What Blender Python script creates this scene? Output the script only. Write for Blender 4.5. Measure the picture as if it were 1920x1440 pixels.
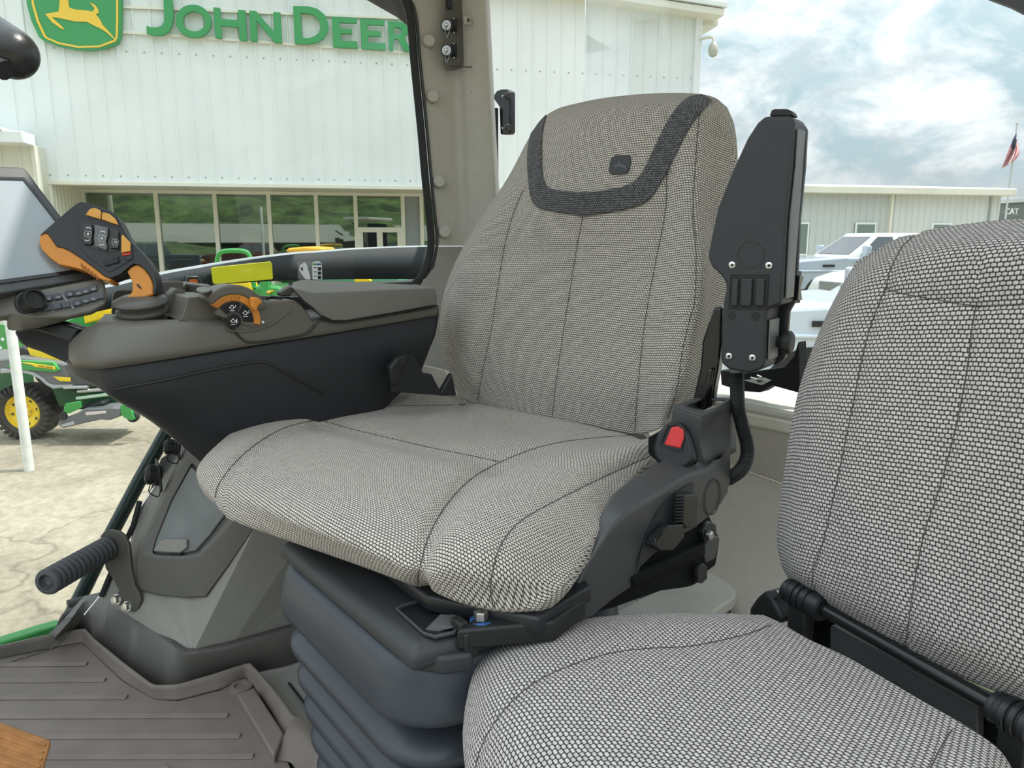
import bpy, bmesh, math, random
from mathutils import Vector, Matrix
from mathutils.bvhtree import BVHTree
random.seed(7)
for _o in list(bpy.data.objects): bpy.data.objects.remove(_o)
SC = bpy.context.scene
COL = SC.collection
V = Vector
SZ0 = Vector((0,0,1))
# ------------------------------------------------------------------ camera, world, sun, exposure
EYE = 2.1                                   # eye height above the yard; coordinates below are relative to the eye, all is lifted at the end
F = 1387.0; YAW = math.radians(49.5); TILT = math.radians(11.0)
cam = bpy.data.cameras.new('camera'); cam.sensor_fit = 'HORIZONTAL'; cam.sensor_width = 36.0
cam.lens = F*36.0/1920.0; cam.clip_start = 0.02; cam.clip_end = 500
co = bpy.data.objects.new('camera', cam); COL.objects.link(co)
LK = V((-math.sin(YAW)*math.cos(TILT), math.cos(YAW)*math.cos(TILT), -math.sin(TILT)))
RT = V((math.cos(YAW), math.sin(YAW), 0)); UP = RT.cross(LK); LH = V((-math.sin(YAW), math.cos(YAW), 0))
co.rotation_euler = Matrix((RT, UP, -LK)).transposed().to_euler(); SC.camera = co
SC.view_settings.view_transform = 'Standard'; SC.view_settings.look = 'None'
SC.view_settings.gamma = 1.0; SC.view_settings.use_curve_mapping = False
SC.view_settings.exposure = 0.82

def nn(nt, kind, **kw):
    n = nt.nodes.new(kind)
    for k, v in kw.items():
        if k in n.inputs.keys(): n.inputs[k].default_value = v
        else: setattr(n, k, v)
    return n
def ramp(nt, fac, stops):
    r = nt.nodes.new('ShaderNodeValToRGB'); cr_ = r.color_ramp
    while len(cr_.elements) < len(stops): cr_.elements.new(0.5)
    for e, (p, c) in zip(cr_.elements, stops): e.position = p; e.color = (*c, 1)
    nt.links.new(fac, r.inputs[0]); return r.outputs[0]
w = bpy.data.worlds.new('sky'); SC.world = w; w.use_nodes = True
nt = w.node_tree; nt.nodes.clear()
out = nn(nt, 'ShaderNodeOutputWorld'); bg = nn(nt, 'ShaderNodeBackground'); bg.inputs[1].default_value = 1.0
tc = nn(nt, 'ShaderNodeTexCoord'); sep = nn(nt, 'ShaderNodeSeparateXYZ'); nt.links.new(tc.outputs['Generated'], sep.inputs[0])
zz = nn(nt, 'ShaderNodeMath', operation='ADD'); nt.links.new(sep.outputs[2], zz.inputs[0]); zz.inputs[1].default_value = 0.55
zm = nn(nt, 'ShaderNodeMath', operation='MAXIMUM'); nt.links.new(zz.outputs[0], zm.inputs[0]); zm.inputs[1].default_value = 0.05
dv = nn(nt, 'ShaderNodeVectorMath', operation='DIVIDE')
cmb = nn(nt, 'ShaderNodeCombineXYZ')
for i in range(3): nt.links.new(zm.outputs[0], cmb.inputs[i])
nt.links.new(tc.outputs['Generated'], dv.inputs[0]); nt.links.new(cmb.outputs[0], dv.inputs[1])
n1 = nn(nt, 'ShaderNodeTexNoise', Scale=5.6, Detail=9.0, Roughness=0.60, Distortion=0.35); nt.links.new(dv.outputs[0], n1.inputs['Vector'])
n2 = nn(nt, 'ShaderNodeTexNoise', Scale=7.5, Detail=7.0, Roughness=0.58); nt.links.new(dv.outputs[0], n2.inputs['Vector'])
cov = ramp(nt, n1.outputs[0], [(0.40, (0,0,0)), (0.56, (1,1,1))])
shade = ramp(nt, n2.outputs[0], [(0.36, (0.50,0.555,0.58)), (0.52, (0.84,0.87,0.88))])
mx = nn(nt, 'ShaderNodeMix', data_type='RGBA'); nt.links.new(cov, mx.inputs[0])
mx.inputs[6].default_value = (0.44, 0.56, 0.61, 1); nt.links.new(shade, mx.inputs[7])
hz = ramp(nt, sep.outputs[2], [(0.0, (1,1,1)), (0.11, (0,0,0))])
mx2 = nn(nt, 'ShaderNodeMix', data_type='RGBA'); nt.links.new(hz, mx2.inputs[0])
nt.links.new(mx.outputs[2], mx2.inputs[6]); mx2.inputs[7].default_value = (0.56, 0.61, 0.635, 1)
ov = nn(nt, 'ShaderNodeMath', operation='MULTIPLY_ADD'); zp = nn(nt, 'ShaderNodeMath', operation='MAXIMUM'); nt.links.new(sep.outputs[2], zp.inputs[0]); zp.inputs[1].default_value = 0.0
nt.links.new(zp.outputs[0], ov.inputs[0]); ov.inputs[1].default_value = 1.15; ov.inputs[2].default_value = 0.575      # overcast sky: zenith three times the horizon
nt.links.new(ov.outputs[0], bg.inputs[1])
nt.links.new(mx2.outputs[2], bg.inputs[0]); nt.links.new(bg.outputs[0], out.inputs[0])
sun = bpy.data.lights.new('sun', 'SUN'); sun.energy = 2.3; sun.angle = math.radians(1.2); sun.color = (1.0, 0.95, 0.86)
so = bpy.data.objects.new('sun', sun); COL.objects.link(so)
SUNDIR = V((0.52, 0.85, 1.85)).normalized()
so.rotation_euler = SUNDIR.to_track_quat('Z', 'Y').to_euler()

# ------------------------------------------------------------------ measuring helpers (a photo pixel and one known coordinate give a point)
def ray(u, v): return LK + RT*((u-960)/F) + UP*((720-v)/F)
def KX(u, v, x): r = ray(u, v); return r*(x/r.x)
def KY(u, v, y): r = ray(u, v); return r*(y/r.y)
def KZ(u, v, z): r = ray(u, v); return r*(z/r.z)
def KD(u, v, d): return ray(u, v)*d
def KP(u, v, p, n, off=0.0): r = ray(u, v); return r*((p.dot(n)+off)/r.dot(n))
def pix(p): z = p.dot(LK); return (960+F*p.dot(RT)/z, 720-F*p.dot(UP)/z)

# ------------------------------------------------------------------ materials
MATS = {}
def mat(name, col, rough=0.5, metal=0.0, spec=0.5, noise=0.0, nscale=40.0, bump=0.0, bscale=300.0, coat=0.0, ior=None):
    if name in MATS: return MATS[name]
    m = bpy.data.materials.new(name); m.use_nodes = True; t = m.node_tree; b = t.nodes['Principled BSDF']
    b.inputs['Base Color'].default_value = (*col, 1); b.inputs['Roughness'].default_value = rough; b.inputs['Metallic'].default_value = metal
    b.inputs['Specular IOR Level'].default_value = spec
    if coat: b.inputs['Coat Weight'].default_value = coat
    if ior: b.inputs['IOR'].default_value = ior
    tcn = nn(t, 'ShaderNodeTexCoord')
    nz = nn(t, 'ShaderNodeTexNoise', Scale=nscale, Detail=4.0)
    t.links.new(tcn.outputs['Object'], nz.inputs['Vector'])
    k = noise if noise else 0.04
    c = ramp(t, nz.outputs[0], [(0.3, tuple(x*(1-k) for x in col)), (0.7, tuple(min(1, x*(1+k)) for x in col))])
    t.links.new(c, b.inputs['Base Color'])
    if bump:
        nb = nn(t, 'ShaderNodeTexNoise', Scale=bscale, Detail=2.0); t.links.new(tcn.outputs['Object'], nb.inputs['Vector'])
        bp = nn(t, 'ShaderNodeBump', Strength=bump, Distance=0.001); t.links.new(nb.outputs[0], bp.inputs['Height']); t.links.new(bp.outputs[0], b.inputs['Normal'])
    MATS[name] = m; return m
def fabric(name, light, dark, mid, su=0.0052, sv=0.0040):
    """staggered woven pads: each pad is a soft rounded lump on a dark ground thread"""
    m = bpy.data.materials.new(name); m.use_nodes = True; t = m.node_tree; b = t.nodes['Principled BSDF']
    def mth(op, a, c=None, d=None):
        n = nn(t, 'ShaderNodeMath', operation=op)
        for i, x in enumerate((a, c, d)):
            if x is None: continue
            if isinstance(x, (int, float)): n.inputs[i].default_value = x
            else: t.links.new(x, n.inputs[i])
        return n.outputs[0]
    uv = nn(t, 'ShaderNodeUVMap', uv_map='weave'); sp_ = nn(t, 'ShaderNodeSeparateXYZ'); t.links.new(uv.outputs[0], sp_.inputs[0])
    nz0 = nn(t, 'ShaderNodeTexNoise', Scale=60.0, Detail=2.0); t.links.new(uv.outputs[0], nz0.inputs['Vector'])
    jit = mth('MULTIPLY', mth('SUBTRACT', nz0.outputs[0], 0.5), 0.5)
    V_ = mth('ADD', mth('DIVIDE', sp_.outputs[1], sv), jit); row = mth('FLOOR', V_)
    U_ = mth('ADD', mth('ADD', mth('DIVIDE', sp_.outputs[0], su), mth('MULTIPLY', mth('FLOORED_MODULO', row, 2.0), 0.5)), jit)
    fx = mth('MULTIPLY', mth('ABSOLUTE', mth('SUBTRACT', mth('FRACT', U_), 0.5)), 2.0)
    fy = mth('MULTIPLY', mth('ABSOLUTE', mth('SUBTRACT', mth('FRACT', V_), 0.5)), 2.0)
    dd = mth('ADD', mth('POWER', fx, 3.5), mth('POWER', fy, 2.6))
    mr = nn(t, 'ShaderNodeMapRange', interpolation_type='SMOOTHSTEP'); t.links.new(dd, mr.inputs[0])
    mr.inputs[1].default_value = 0.88; mr.inputs[2].default_value = 0.10; mr.inputs[3].default_value = 0.0; mr.inputs[4].default_value = 1.0
    split = mth('MULTIPLY', mth('LESS_THAN', fx, 0.10), 0.22)
    wn = nn(t, 'ShaderNodeTexWhiteNoise', noise_dimensions='2D'); cb_ = nn(t, 'ShaderNodeCombineXYZ'); t.links.new(mth('FLOOR', U_), cb_.inputs[0]); t.links.new(row, cb_.inputs[1]); t.links.new(cb_.outputs[0], wn.inputs[0])
    lm = nn(t, 'ShaderNodeMix', data_type='RGBA'); t.links.new(wn.outputs[0], lm.inputs[0]); lm.inputs[6].default_value = (*light, 1); lm.inputs[7].default_value = (*mid, 1)
    fac = mth('SUBTRACT', mr.outputs[0], split)
    mx_ = nn(t, 'ShaderNodeMix', data_type='RGBA'); t.links.new(fac, mx_.inputs[0]); mx_.inputs[6].default_value = (*dark, 1); t.links.new(lm.outputs[2], mx_.inputs[7])
    t.links.new(mx_.outputs[2], b.inputs['Base Color'])
    bp = nn(t, 'ShaderNodeBump', Strength=0.45, Distance=0.0008); t.links.new(mr.outputs[0], bp.inputs['Height']); t.links.new(bp.outputs[0], b.inputs['Normal'])
    b.inputs['Roughness'].default_value = 0.9; b.inputs['Specular IOR Level'].default_value = 0.15; b.inputs['Sheen Weight'].default_value = 0.1
    MATS[name] = m; return m
FAB = fabric('seat_weave', (0.74,0.68,0.615), (0.050,0.046,0.042), (0.60,0.55,0.495), 0.0050, 0.0042)
FABD = fabric('seat_weave_dark', (0.22,0.22,0.22), (0.02,0.022,0.025), (0.12,0.12,0.125))
FAB2 = fabric('seat_weave_near', (0.67,0.625,0.605), (0.045,0.042,0.042), (0.53,0.495,0.48), 0.0060, 0.0047)
SEAM = mat('seam_thread', (0.085,0.08,0.075), 0.9)
PLB = mat('black_plastic', (0.014,0.016,0.019), 0.40, bump=0.12, bscale=900)
PLD = mat('charcoal_plastic', (0.031,0.034,0.039), 0.5, bump=0.2, bscale=900)
PLG = mat('grey_plastic', (0.062,0.065,0.067), 0.45, bump=0.25, bscale=900)
CONS = mat('console_brown_grey', (0.115,0.107,0.090), 0.46, bump=0.25, bscale=900)
CONL = mat('console_lower_black', (0.020,0.022,0.027), 0.5, bump=0.25, bscale=900)
TRIM = mat('cab_trim_grey', (0.285,0.275,0.25), 0.55, bump=0.25, bscale=700)
TRIMD = mat('cab_trim_dark', (0.135,0.13,0.12), 0.55, bump=0.25, bscale=700)
TRIML = mat('cab_trim_beige', (0.42,0.40,0.355), 0.55, bump=0.25, bscale=700)
PILL = mat('pillar_beige', (0.52,0.49,0.44), 0.5, bump=0.12, bscale=700)
RUB = mat('rubber_black', (0.014,0.015,0.016), 0.55)
RUBM = mat('matte_black', (0.007,0.008,0.009), 0.7, spec=0.15)
GLB = mat('gloss_black', (0.010,0.011,0.012), 0.18)
BELL = mat('bellows_blue_black', (0.040,0.049,0.064), 0.38, noise=0.12, nscale=14)
MATM = mat('floor_mat_brown', (0.19,0.16,0.14), 0.62, noise=0.10, nscale=18, bump=0.3, bscale=500)
ORA = mat('orange_plastic', (0.62,0.235,0.030), 0.42)
AMB = mat('amber_button', (0.66,0.32,0.05), 0.4)
ORP = mat('pedal_orange', (0.42,0.19,0.065), 0.5, noise=0.2, nscale=60)
RED = mat('red_button', (0.72,0.035,0.035), 0.35)
CHR = mat('chrome', (0.75,0.76,0.77), 0.16, 1.0)
STL = mat('brushed_steel', (0.5,0.5,0.5), 0.4, 1.0)
WHT = mat('white_print', (0.85,0.86,0.86), 0.5)
GRN = mat('machine_green', (0.045,0.33,0.07), 0.35, coat=0.4)
DGRN = mat('dark_green', (0.015,0.085,0.03), 0.4)
YEL = mat('machine_yellow', (0.90,0.64,0.02), 0.4)
SGRN = mat('sign_green', (0.05,0.34,0.115), 0.55)
SYEL = mat('sign_yellow', (0.93,0.62,0.07), 0.55)
SIDE = mat('white_siding', (0.83,0.87,0.865), 0.5, noise=0.05, nscale=0.7)
SIDE2 = mat('cream_siding', (0.74,0.73,0.63), 0.55, noise=0.06, nscale=0.8)
SIDG = mat('pale_grey_siding', (0.56,0.60,0.59), 0.55, noise=0.05, nscale=0.5)
FRM = mat('cream_frame', (0.80,0.79,0.68), 0.5)
SCRW = mat('screw_grey', (0.30,0.32,0.30), 0.5)
TYRE = mat('tyre_rubber', (0.030,0.030,0.030), 0.75, noise=0.25, nscale=30)
MGREY = mat('mower_grey', (0.16,0.165,0.17), 0.45)
CARW = mat('car_white', (0.82,0.84,0.84), 0.25, coat=0.6)
CARS = mat('car_silver', (0.45,0.52,0.62), 0.25, metal=0.3, coat=0.6)
CARG = mat('car_glass', (0.05,0.07,0.09), 0.05, spec=0.8)
POLE = mat('painted_pole', (0.70,0.72,0.68), 0.55, noise=0.12, nscale=9)
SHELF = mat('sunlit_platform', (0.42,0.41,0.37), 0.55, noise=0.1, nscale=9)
FEND = mat('fender_dark', (0.045,0.055,0.06), 0.6, spec=0.25)
def special(name, build):
    m = bpy.data.materials.new(name); m.use_nodes = True; t = m.node_tree; t.nodes.clear(); o = nn(t, 'ShaderNodeOutputMaterial')
    t.links.new(build(t), o.inputs[0]); MATS[name] = m; return m
def _pane(t):
    tr = nn(t, 'ShaderNodeBsdfTransparent'); tr.inputs[0].default_value = (0.97, 0.985, 0.985, 1)
    gl = nn(t, 'ShaderNodeBsdfGlossy', Roughness=0.0); fr = nn(t, 'ShaderNodeFresnel', IOR=1.35)
    m = nn(t, 'ShaderNodeMixShader'); t.links.new(fr.outputs[0], m.inputs[0]); t.links.new(tr.outputs[0], m.inputs[1]); t.links.new(gl.outputs[0], m.inputs[2]); return m.outputs[0]
PANE = special('cab_glass', _pane)
def _ref(t):
    df = nn(t, 'ShaderNodeBsdfDiffuse'); df.inputs[0].default_value = (0.012,0.018,0.016,1)
    gl = nn(t, 'ShaderNodeBsdfGlossy', Roughness=0.015); gl.inputs[0].default_value = (0.42,0.47,0.42,1)
    m = nn(t, 'ShaderNodeMixShader'); m.inputs[0].default_value = 0.62; t.links.new(df.outputs[0], m.inputs[1]); t.links.new(gl.outputs[0], m.inputs[2]); return m.outputs[0]
REFL = special('tinted_mirror_glass', _ref)
def _screen(t):
    b = nn(t, 'ShaderNodeBsdfPrincipled'); b.inputs['Roughness'].default_value = 0.22; b.inputs['Base Color'].default_value = (0.30,0.34,0.37,1)
    tcn = nn(t, 'ShaderNodeTexCoord'); nz = nn(t, 'ShaderNodeTexNoise', Scale=5.0, Detail=3.0); t.links.new(tcn.outputs['Object'], nz.inputs[0])
    t.links.new(ramp(t, nz.outputs[0], [(0.3,(0.24,0.28,0.31)),(0.7,(0.32,0.36,0.39))]), b.inputs['Base Color'])
    b.inputs['Specular IOR Level'].default_value = 0.8; return b.outputs[0]
SCRN = special('display_glass', _screen)
def _ground(t):
    b = nn(t, 'ShaderNodeBsdfPrincipled'); b.inputs['Roughness'].default_value = 0.9
    tcn = nn(t, 'ShaderNodeTexCoord')
    n1 = nn(t, 'ShaderNodeTexNoise', Scale=0.8, Detail=8.0, Roughness=0.65); t.links.new(tcn.outputs['Object'], n1.inputs[0])
    n2 = nn(t, 'ShaderNodeTexNoise', Scale=14.0, Detail=6.0, Roughness=0.7); t.links.new(tcn.outputs['Object'], n2.inputs[0])
    c1 = ramp(t, n1.outputs[0], [(0.28,(0.20,0.175,0.13)), (0.5,(0.33,0.295,0.225)), (0.72,(0.43,0.39,0.31))])
    c2 = ramp(t, n2.outputs[0], [(0.3,(0.72,0.71,0.68)), (0.62,(1.08,1.07,1.05))])
    mm = nn(t, 'ShaderNodeMix', data_type='RGBA', blend_type='MULTIPLY'); mm.inputs[0].default_value = 1.0
    t.links.new(c1, mm.inputs[6]); t.links.new(c2, mm.inputs[7])
    vo = nn(t, 'ShaderNodeTexVoronoi', feature='DISTANCE_TO_EDGE', Scale=0.22)
    nd = nn(t, 'ShaderNodeTexNoise', Scale=1.2, Detail=5.0); t.links.new(tcn.outputs['Object'], nd.inputs[0])
    vm = nn(t, 'ShaderNodeVectorMath', operation='SCALE'); t.links.new(nd.outputs[1], vm.inputs[0]); vm.inputs['Scale'].default_value = 1.6
    va = nn(t, 'ShaderNodeVectorMath', operation='ADD'); t.links.new(tcn.outputs['Object'], va.inputs[0]); t.links.new(vm.outputs[0], va.inputs[1]); t.links.new(va.outputs[0], vo.inputs['Vector'])
    ck = ramp(t, vo.outputs['Distance'], [(0.0,(0.55,0.54,0.52)), (0.008,(1,1,1))])
    m2 = nn(t, 'ShaderNodeMix', data_type='RGBA', blend_type='MULTIPLY'); m2.inputs[0].default_value = 0.8
    t.links.new(mm.outputs[2], m2.inputs[6]); t.links.new(ck, m2.inputs[7]); t.links.new(m2.outputs[2], b.inputs['Base Color'])
    return b.outputs[0]
GROUND = special('worn_concrete', _ground)
def _grass(t):
    b = nn(t, 'ShaderNodeBsdfPrincipled'); b.inputs['Roughness'].default_value = 1.0
    tcn = nn(t, 'ShaderNodeTexCoord'); n1 = nn(t, 'ShaderNodeTexNoise', Scale=0.35, Detail=10.0, Roughness=0.75); t.links.new(tcn.outputs['Object'], n1.inputs[0])
    t.links.new(ramp(t, n1.outputs[0], [(0.40,(0.020,0.040,0.015)), (0.52,(0.075,0.12,0.035)), (0.66,(0.15,0.20,0.07))]), b.inputs['Base Color']); return b.outputs[0]
GRASS = special('grass_slope', _grass)

# ------------------------------------------------------------------ mesh helpers
class MB:
    def __init__(s): s.v = []; s.f = []
    def add(s, vs, fs):
        k = len(s.v); s.v += [V(p) for p in vs]; s.f += [tuple(i+k for i in f) for f in fs]; return s
    def box(s, c, ax, ay, az, sx, sy, sz):
        c = V(c); a, b, d = V(ax).normalized()*sx/2, V(ay).normalized()*sy/2, V(az).normalized()*sz/2
        p = [c+a*i+b*j+d*k for k in (-1,1) for j in (-1,1) for i in (-1,1)]
        return s.add(p, [(0,2,3,1),(4,5,7,6),(0,1,5,4),(2,6,7,3),(0,4,6,2),(1,3,7,5)])
    def prism(s, pts, vec):
        n = len(pts); vec = V(vec); a = [V(p) for p in pts]
        return s.add(a+[p+vec for p in a], [tuple(range(n))[::-1], tuple(range(n, 2*n))]+[(i, (i+1)%n, n+(i+1)%n, n+i) for i in range(n)])
    def loft(s, loops, cap=True, closed=True):
        n = len(loops[0]); vs = [p for l in loops for p in l]; fs = []
        m = n if closed else n-1
        for r in range(len(loops)-1):
            for i in range(m): fs.append((r*n+i, r*n+(i+1)%n, (r+1)*n+(i+1)%n, (r+1)*n+i))
        if cap and closed:
            fs.append(tuple(range(n))[::-1]); k = (len(loops)-1)*n; fs.append(tuple(range(k, k+n)))
        return s.add(vs, fs)
    def tube(s, pts, r, n=10, cap=True):
        pts = [V(p) for p in pts]; rs = r if isinstance(r, (list, tuple)) else [r]*len(pts)
        loops = []; t0 = (pts[1]-pts[0]).normalized()
        nrm = t0.orthogonal().normalized()
        for i, p in enumerate(pts):
            t = (pts[min(i+1, len(pts)-1)]-pts[max(i-1, 0)])
            t = t.normalized() if t.length > 1e-9 else t0
            nrm = (nrm-t*nrm.dot(t)); nrm = nrm.normalized() if nrm.length > 1e-9 else t.orthogonal().normalized()
            b = t.cross(nrm)
            loops.append([p+(nrm*math.cos(2*math.pi*k/n)+b*math.sin(2*math.pi*k/n))*rs[i] for k in range(n)])
        return s.loft(loops, cap)
    def cyl(s, a, b, r, n=20, r2=None): return s.tube([a, b], [r, r if r2 is None else r2], n)
    def lathe(s, c, axis, prof, n=28, cap=True):
        c = V(c); ax = V(axis).normalized(); e = ax.orthogonal().normalized(); g = ax.cross(e)
        loops = [[c+ax*h+(e*math.cos(2*math.pi*k/n)+g*math.sin(2*math.pi*k/n))*max(r, 1e-5) for k in range(n)] for r, h in prof]
        return s.loft(loops, cap)
    def grid(s, G):
        m, n = len(G), len(G[0]); return s.add([p for r in G for p in r], [(i*n+j, i*n+j+1, (i+1)*n+j+1, (i+1)*n+j) for i in range(m-1) for j in range(n-1)])
    def ringprism(s, outer, inner, vec):
        n = len(outer); vec = V(vec); vs = list(outer)+list(inner)+[p+vec for p in outer]+[p+vec for p in inner]; fs = []
        for i in range(n):
            j = (i+1) % n
            fs += [(i, j, n+j, n+i), (2*n+i, 3*n+i, 3*n+j, 2*n+j), (i, 2*n+i, 2*n+j, j), (n+i, n+j, 3*n+j, 3*n+i)]
        return s.add(vs, fs)
    def build(s, name, m, parent=None, bevel=0.0, seg=2, angle=35, smooth=True, subd=0, uv=None):
        me = bpy.data.meshes.new(name); me.from_pydata([tuple(p) for p in s.v], [], s.f); me.validate()
        bm = bmesh.new(); bm.from_mesh(me)
        bmesh.ops.recalc_face_normals(bm, faces=bm.faces); bm.to_mesh(me); bm.free()
        if smooth:
            me.shade_smooth(); me.set_sharp_from_angle(angle=math.radians(angle))
        o = bpy.data.objects.new(name, me); COL.objects.link(o)
        if m: me.materials.append(m)
        if bevel:
            b = o.modifiers.new('bevel', 'BEVEL'); b.width = bevel; b.segments = seg; b.limit_method = 'ANGLE'; b.angle_limit = math.radians(28); b.harden_normals = False
            if smooth:
                for p in me.polygons: p.use_smooth = True
                me.set_sharp_from_angle(angle=math.radians(80))
        if subd:
            d = o.modifiers.new('subd', 'SUBSURF'); d.levels = d.render_levels = subd
        attach(o, parent); return o
def attach(o, parent):
    if parent is not None:
        o.parent = parent; o.matrix_parent_inverse = Matrix.Translation(parent.location).inverted() if parent.type == 'EMPTY' else (parent.matrix_parent_inverse.inverted() if False else Matrix.Identity(4))
        if parent.type != 'EMPTY' and parent.parent is not None and parent.parent.type == 'EMPTY':
            o.matrix_parent_inverse = Matrix.Identity(4)
def tag(o, label=None, cat=None, group=None, kind=None):
    if label: o['label'] = label
    if cat: o['category'] = cat
    if group: o['group'] = group
    if kind: o['kind'] = kind
    return o
def thing(name, label, cat, loc, group=None, kind=None):
    o = bpy.data.objects.new(name, None); COL.objects.link(o); o.location = V(loc); o.empty_display_size = 0.05
    return tag(o, label, cat, group, kind)
def dup(o, parent=None, loc=None):
    c = o.copy(); COL.objects.link(c); c.parent = parent
    for ch in list(o.children): dup(ch, c)
    if loc is not None: c.location = V(loc)
    return c
def crv(P, t):
    n = len(P)-1; i = min(int(t), n-1) if t < n else n-1; f = t-i
    p1, p2 = P[i], P[i+1]; p0 = P[i-1] if i > 0 else p1*2-p2; p3 = P[i+2] if i+2 <= n else p2*2-p1
    return 0.5*((2*p1)+(p2-p0)*f+(2*p0-5*p1+4*p2-p3)*f*f+(3*p1-p0-3*p2+p3)*f*f*f)
def spline(P, n, closed=False):
    P = [V(p) for p in P]
    if closed: P = P+[P[0]]
    d = []; acc = [0.0]; S = [crv(P, (len(P)-1)*k/200.0) for k in range(201)]
    for a, b in zip(S, S[1:]): acc.append(acc[-1]+(b-a).length)
    outp = []; j = 0; m = n if closed else n-1
    for k in range(n):
        t = acc[-1]*k/m
        while j < 199 and acc[j+1] < t: j += 1
        g = (acc[j+1]-acc[j]) or 1e-9
        outp.append(S[j].lerp(S[j+1], max(0, min(1, (t-acc[j])/g))))
    return outp
def polyline(P, n, closed=False):
    P = [V(p) for p in P]
    if closed: P = P+[P[0]]
    acc = [0.0]
    for a, b in zip(P, P[1:]): acc.append(acc[-1]+(b-a).length)
    outp = []; j = 0; m = n if closed else n-1
    for k in range(n):
        t = acc[-1]*k/m
        while j < len(P)-2 and acc[j+1] < t: j += 1
        g = (acc[j+1]-acc[j]) or 1e-9
        outp.append(P[j].lerp(P[j+1], max(0, min(1, (t-acc[j])/g))))
    return outp
def net(rows, nu, nv):
    R0 = [spline(r, nu) for r in rows]
    cols = [[spl for spl in spline([r[j] for r in R0], nv)] for j in range(nu)]
    return [[cols[j][i] for j in range(nu)] for i in range(nv)]
def circ(c, a, b, ra, rb, n=24, a0=0): c = V(c); return [c+V(a)*ra*math.cos(a0+2*math.pi*k/n)+V(b)*rb*math.sin(a0+2*math.pi*k/n) for k in range(n)]
def rrect(c, a, b, w, h, r, n=4):
    c, a, b = V(c), V(a).normalized(), V(b).normalized(); outp = []
    for q, (sx, sy) in enumerate(((1,1),(-1,1),(-1,-1),(1,-1))):
        for k in range(n+1):
            t = math.pi/2*(q+k/n); outp.append(c+a*(sx*(w/2-r)+r*math.cos(t))+b*(sy*(h/2-r)+r*math.sin(t)))
    return outp
def text_mesh(s, size, c, a, b, off, name, m, parent, depth=0.0004, italic=0):
    cu = bpy.data.curves.new('t', 'FONT'); cu.body = s; cu.size = size; cu.align_x = 'CENTER'; cu.align_y = 'CENTER'; cu.extrude = depth; cu.shear = italic
    to = bpy.data.objects.new('t', cu); COL.objects.link(to)
    dg = bpy.context.evaluated_depsgraph_get(); me = bpy.data.meshes.new_from_object(to.evaluated_get(dg)); bpy.data.objects.remove(to)
    a, b = V(a).normalized(), V(b).normalized(); n = a.cross(b).normalized(); me.name = name
    M = Matrix((a, b, n)).transposed().to_4x4(); M.translation = V(c)+n*off; me.transform(M)
    o = bpy.data.objects.new(name, me); COL.objects.link(o); me.materials.append(m); attach(o, parent); return o
def set_uv(o, G, nu, nv, front):
    pass
def seg_dist(p, a, b):
    ax, ay = a; bx, by = b; px_, py_ = p; dx, dy = bx-ax, by-ay; l = dx*dx+dy*dy
    t = 0 if l == 0 else max(0, min(1, ((px_-ax)*dx+(py_-ay)*dy)/l))
    return math.hypot(px_-ax-t*dx, py_-ay-t*dy)
def smooth2(pts, n=40): return [(p.x, p.y) for p in spline([V((a, b, 0)) for a, b in pts], n)]
def groove(G, lines, depth, width):
    """press stitched seams into a grid; width in photo pixels at the seam"""
    m, n = len(G), len(G[0]); N = [[None]*n for _ in range(m)]
    for i in range(m):
        for j in range(n):
            du = G[i][min(j+1, n-1)]-G[i][max(j-1, 0)]; dw = G[min(i+1, m-1)][j]-G[max(i-1, 0)][j]
            k = du.cross(dw); k = k.normalized() if k.length > 1e-12 else V((0,0,1))
            if k.dot(G[i][j]) > 0: k = -k
            N[i][j] = k
    H = [[p.copy() for p in r] for r in G]
    for L in lines:
        xs = [p[0] for p in L]; ys = [p[1] for p in L]; w4 = width*3
        for i in range(m):
            for j in range(n):
                q = pix(G[i][j])
                if q[0] < min(xs)-w4 or q[0] > max(xs)+w4 or q[1] < min(ys)-w4 or q[1] > max(ys)+w4: continue
                dd = min(seg_dist(q, a, b) for a, b in zip(L, L[1:]))
                if dd < w4: H[i][j] -= N[i][j]*(depth*math.exp(-(dd/width)**2))
    return H
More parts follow.
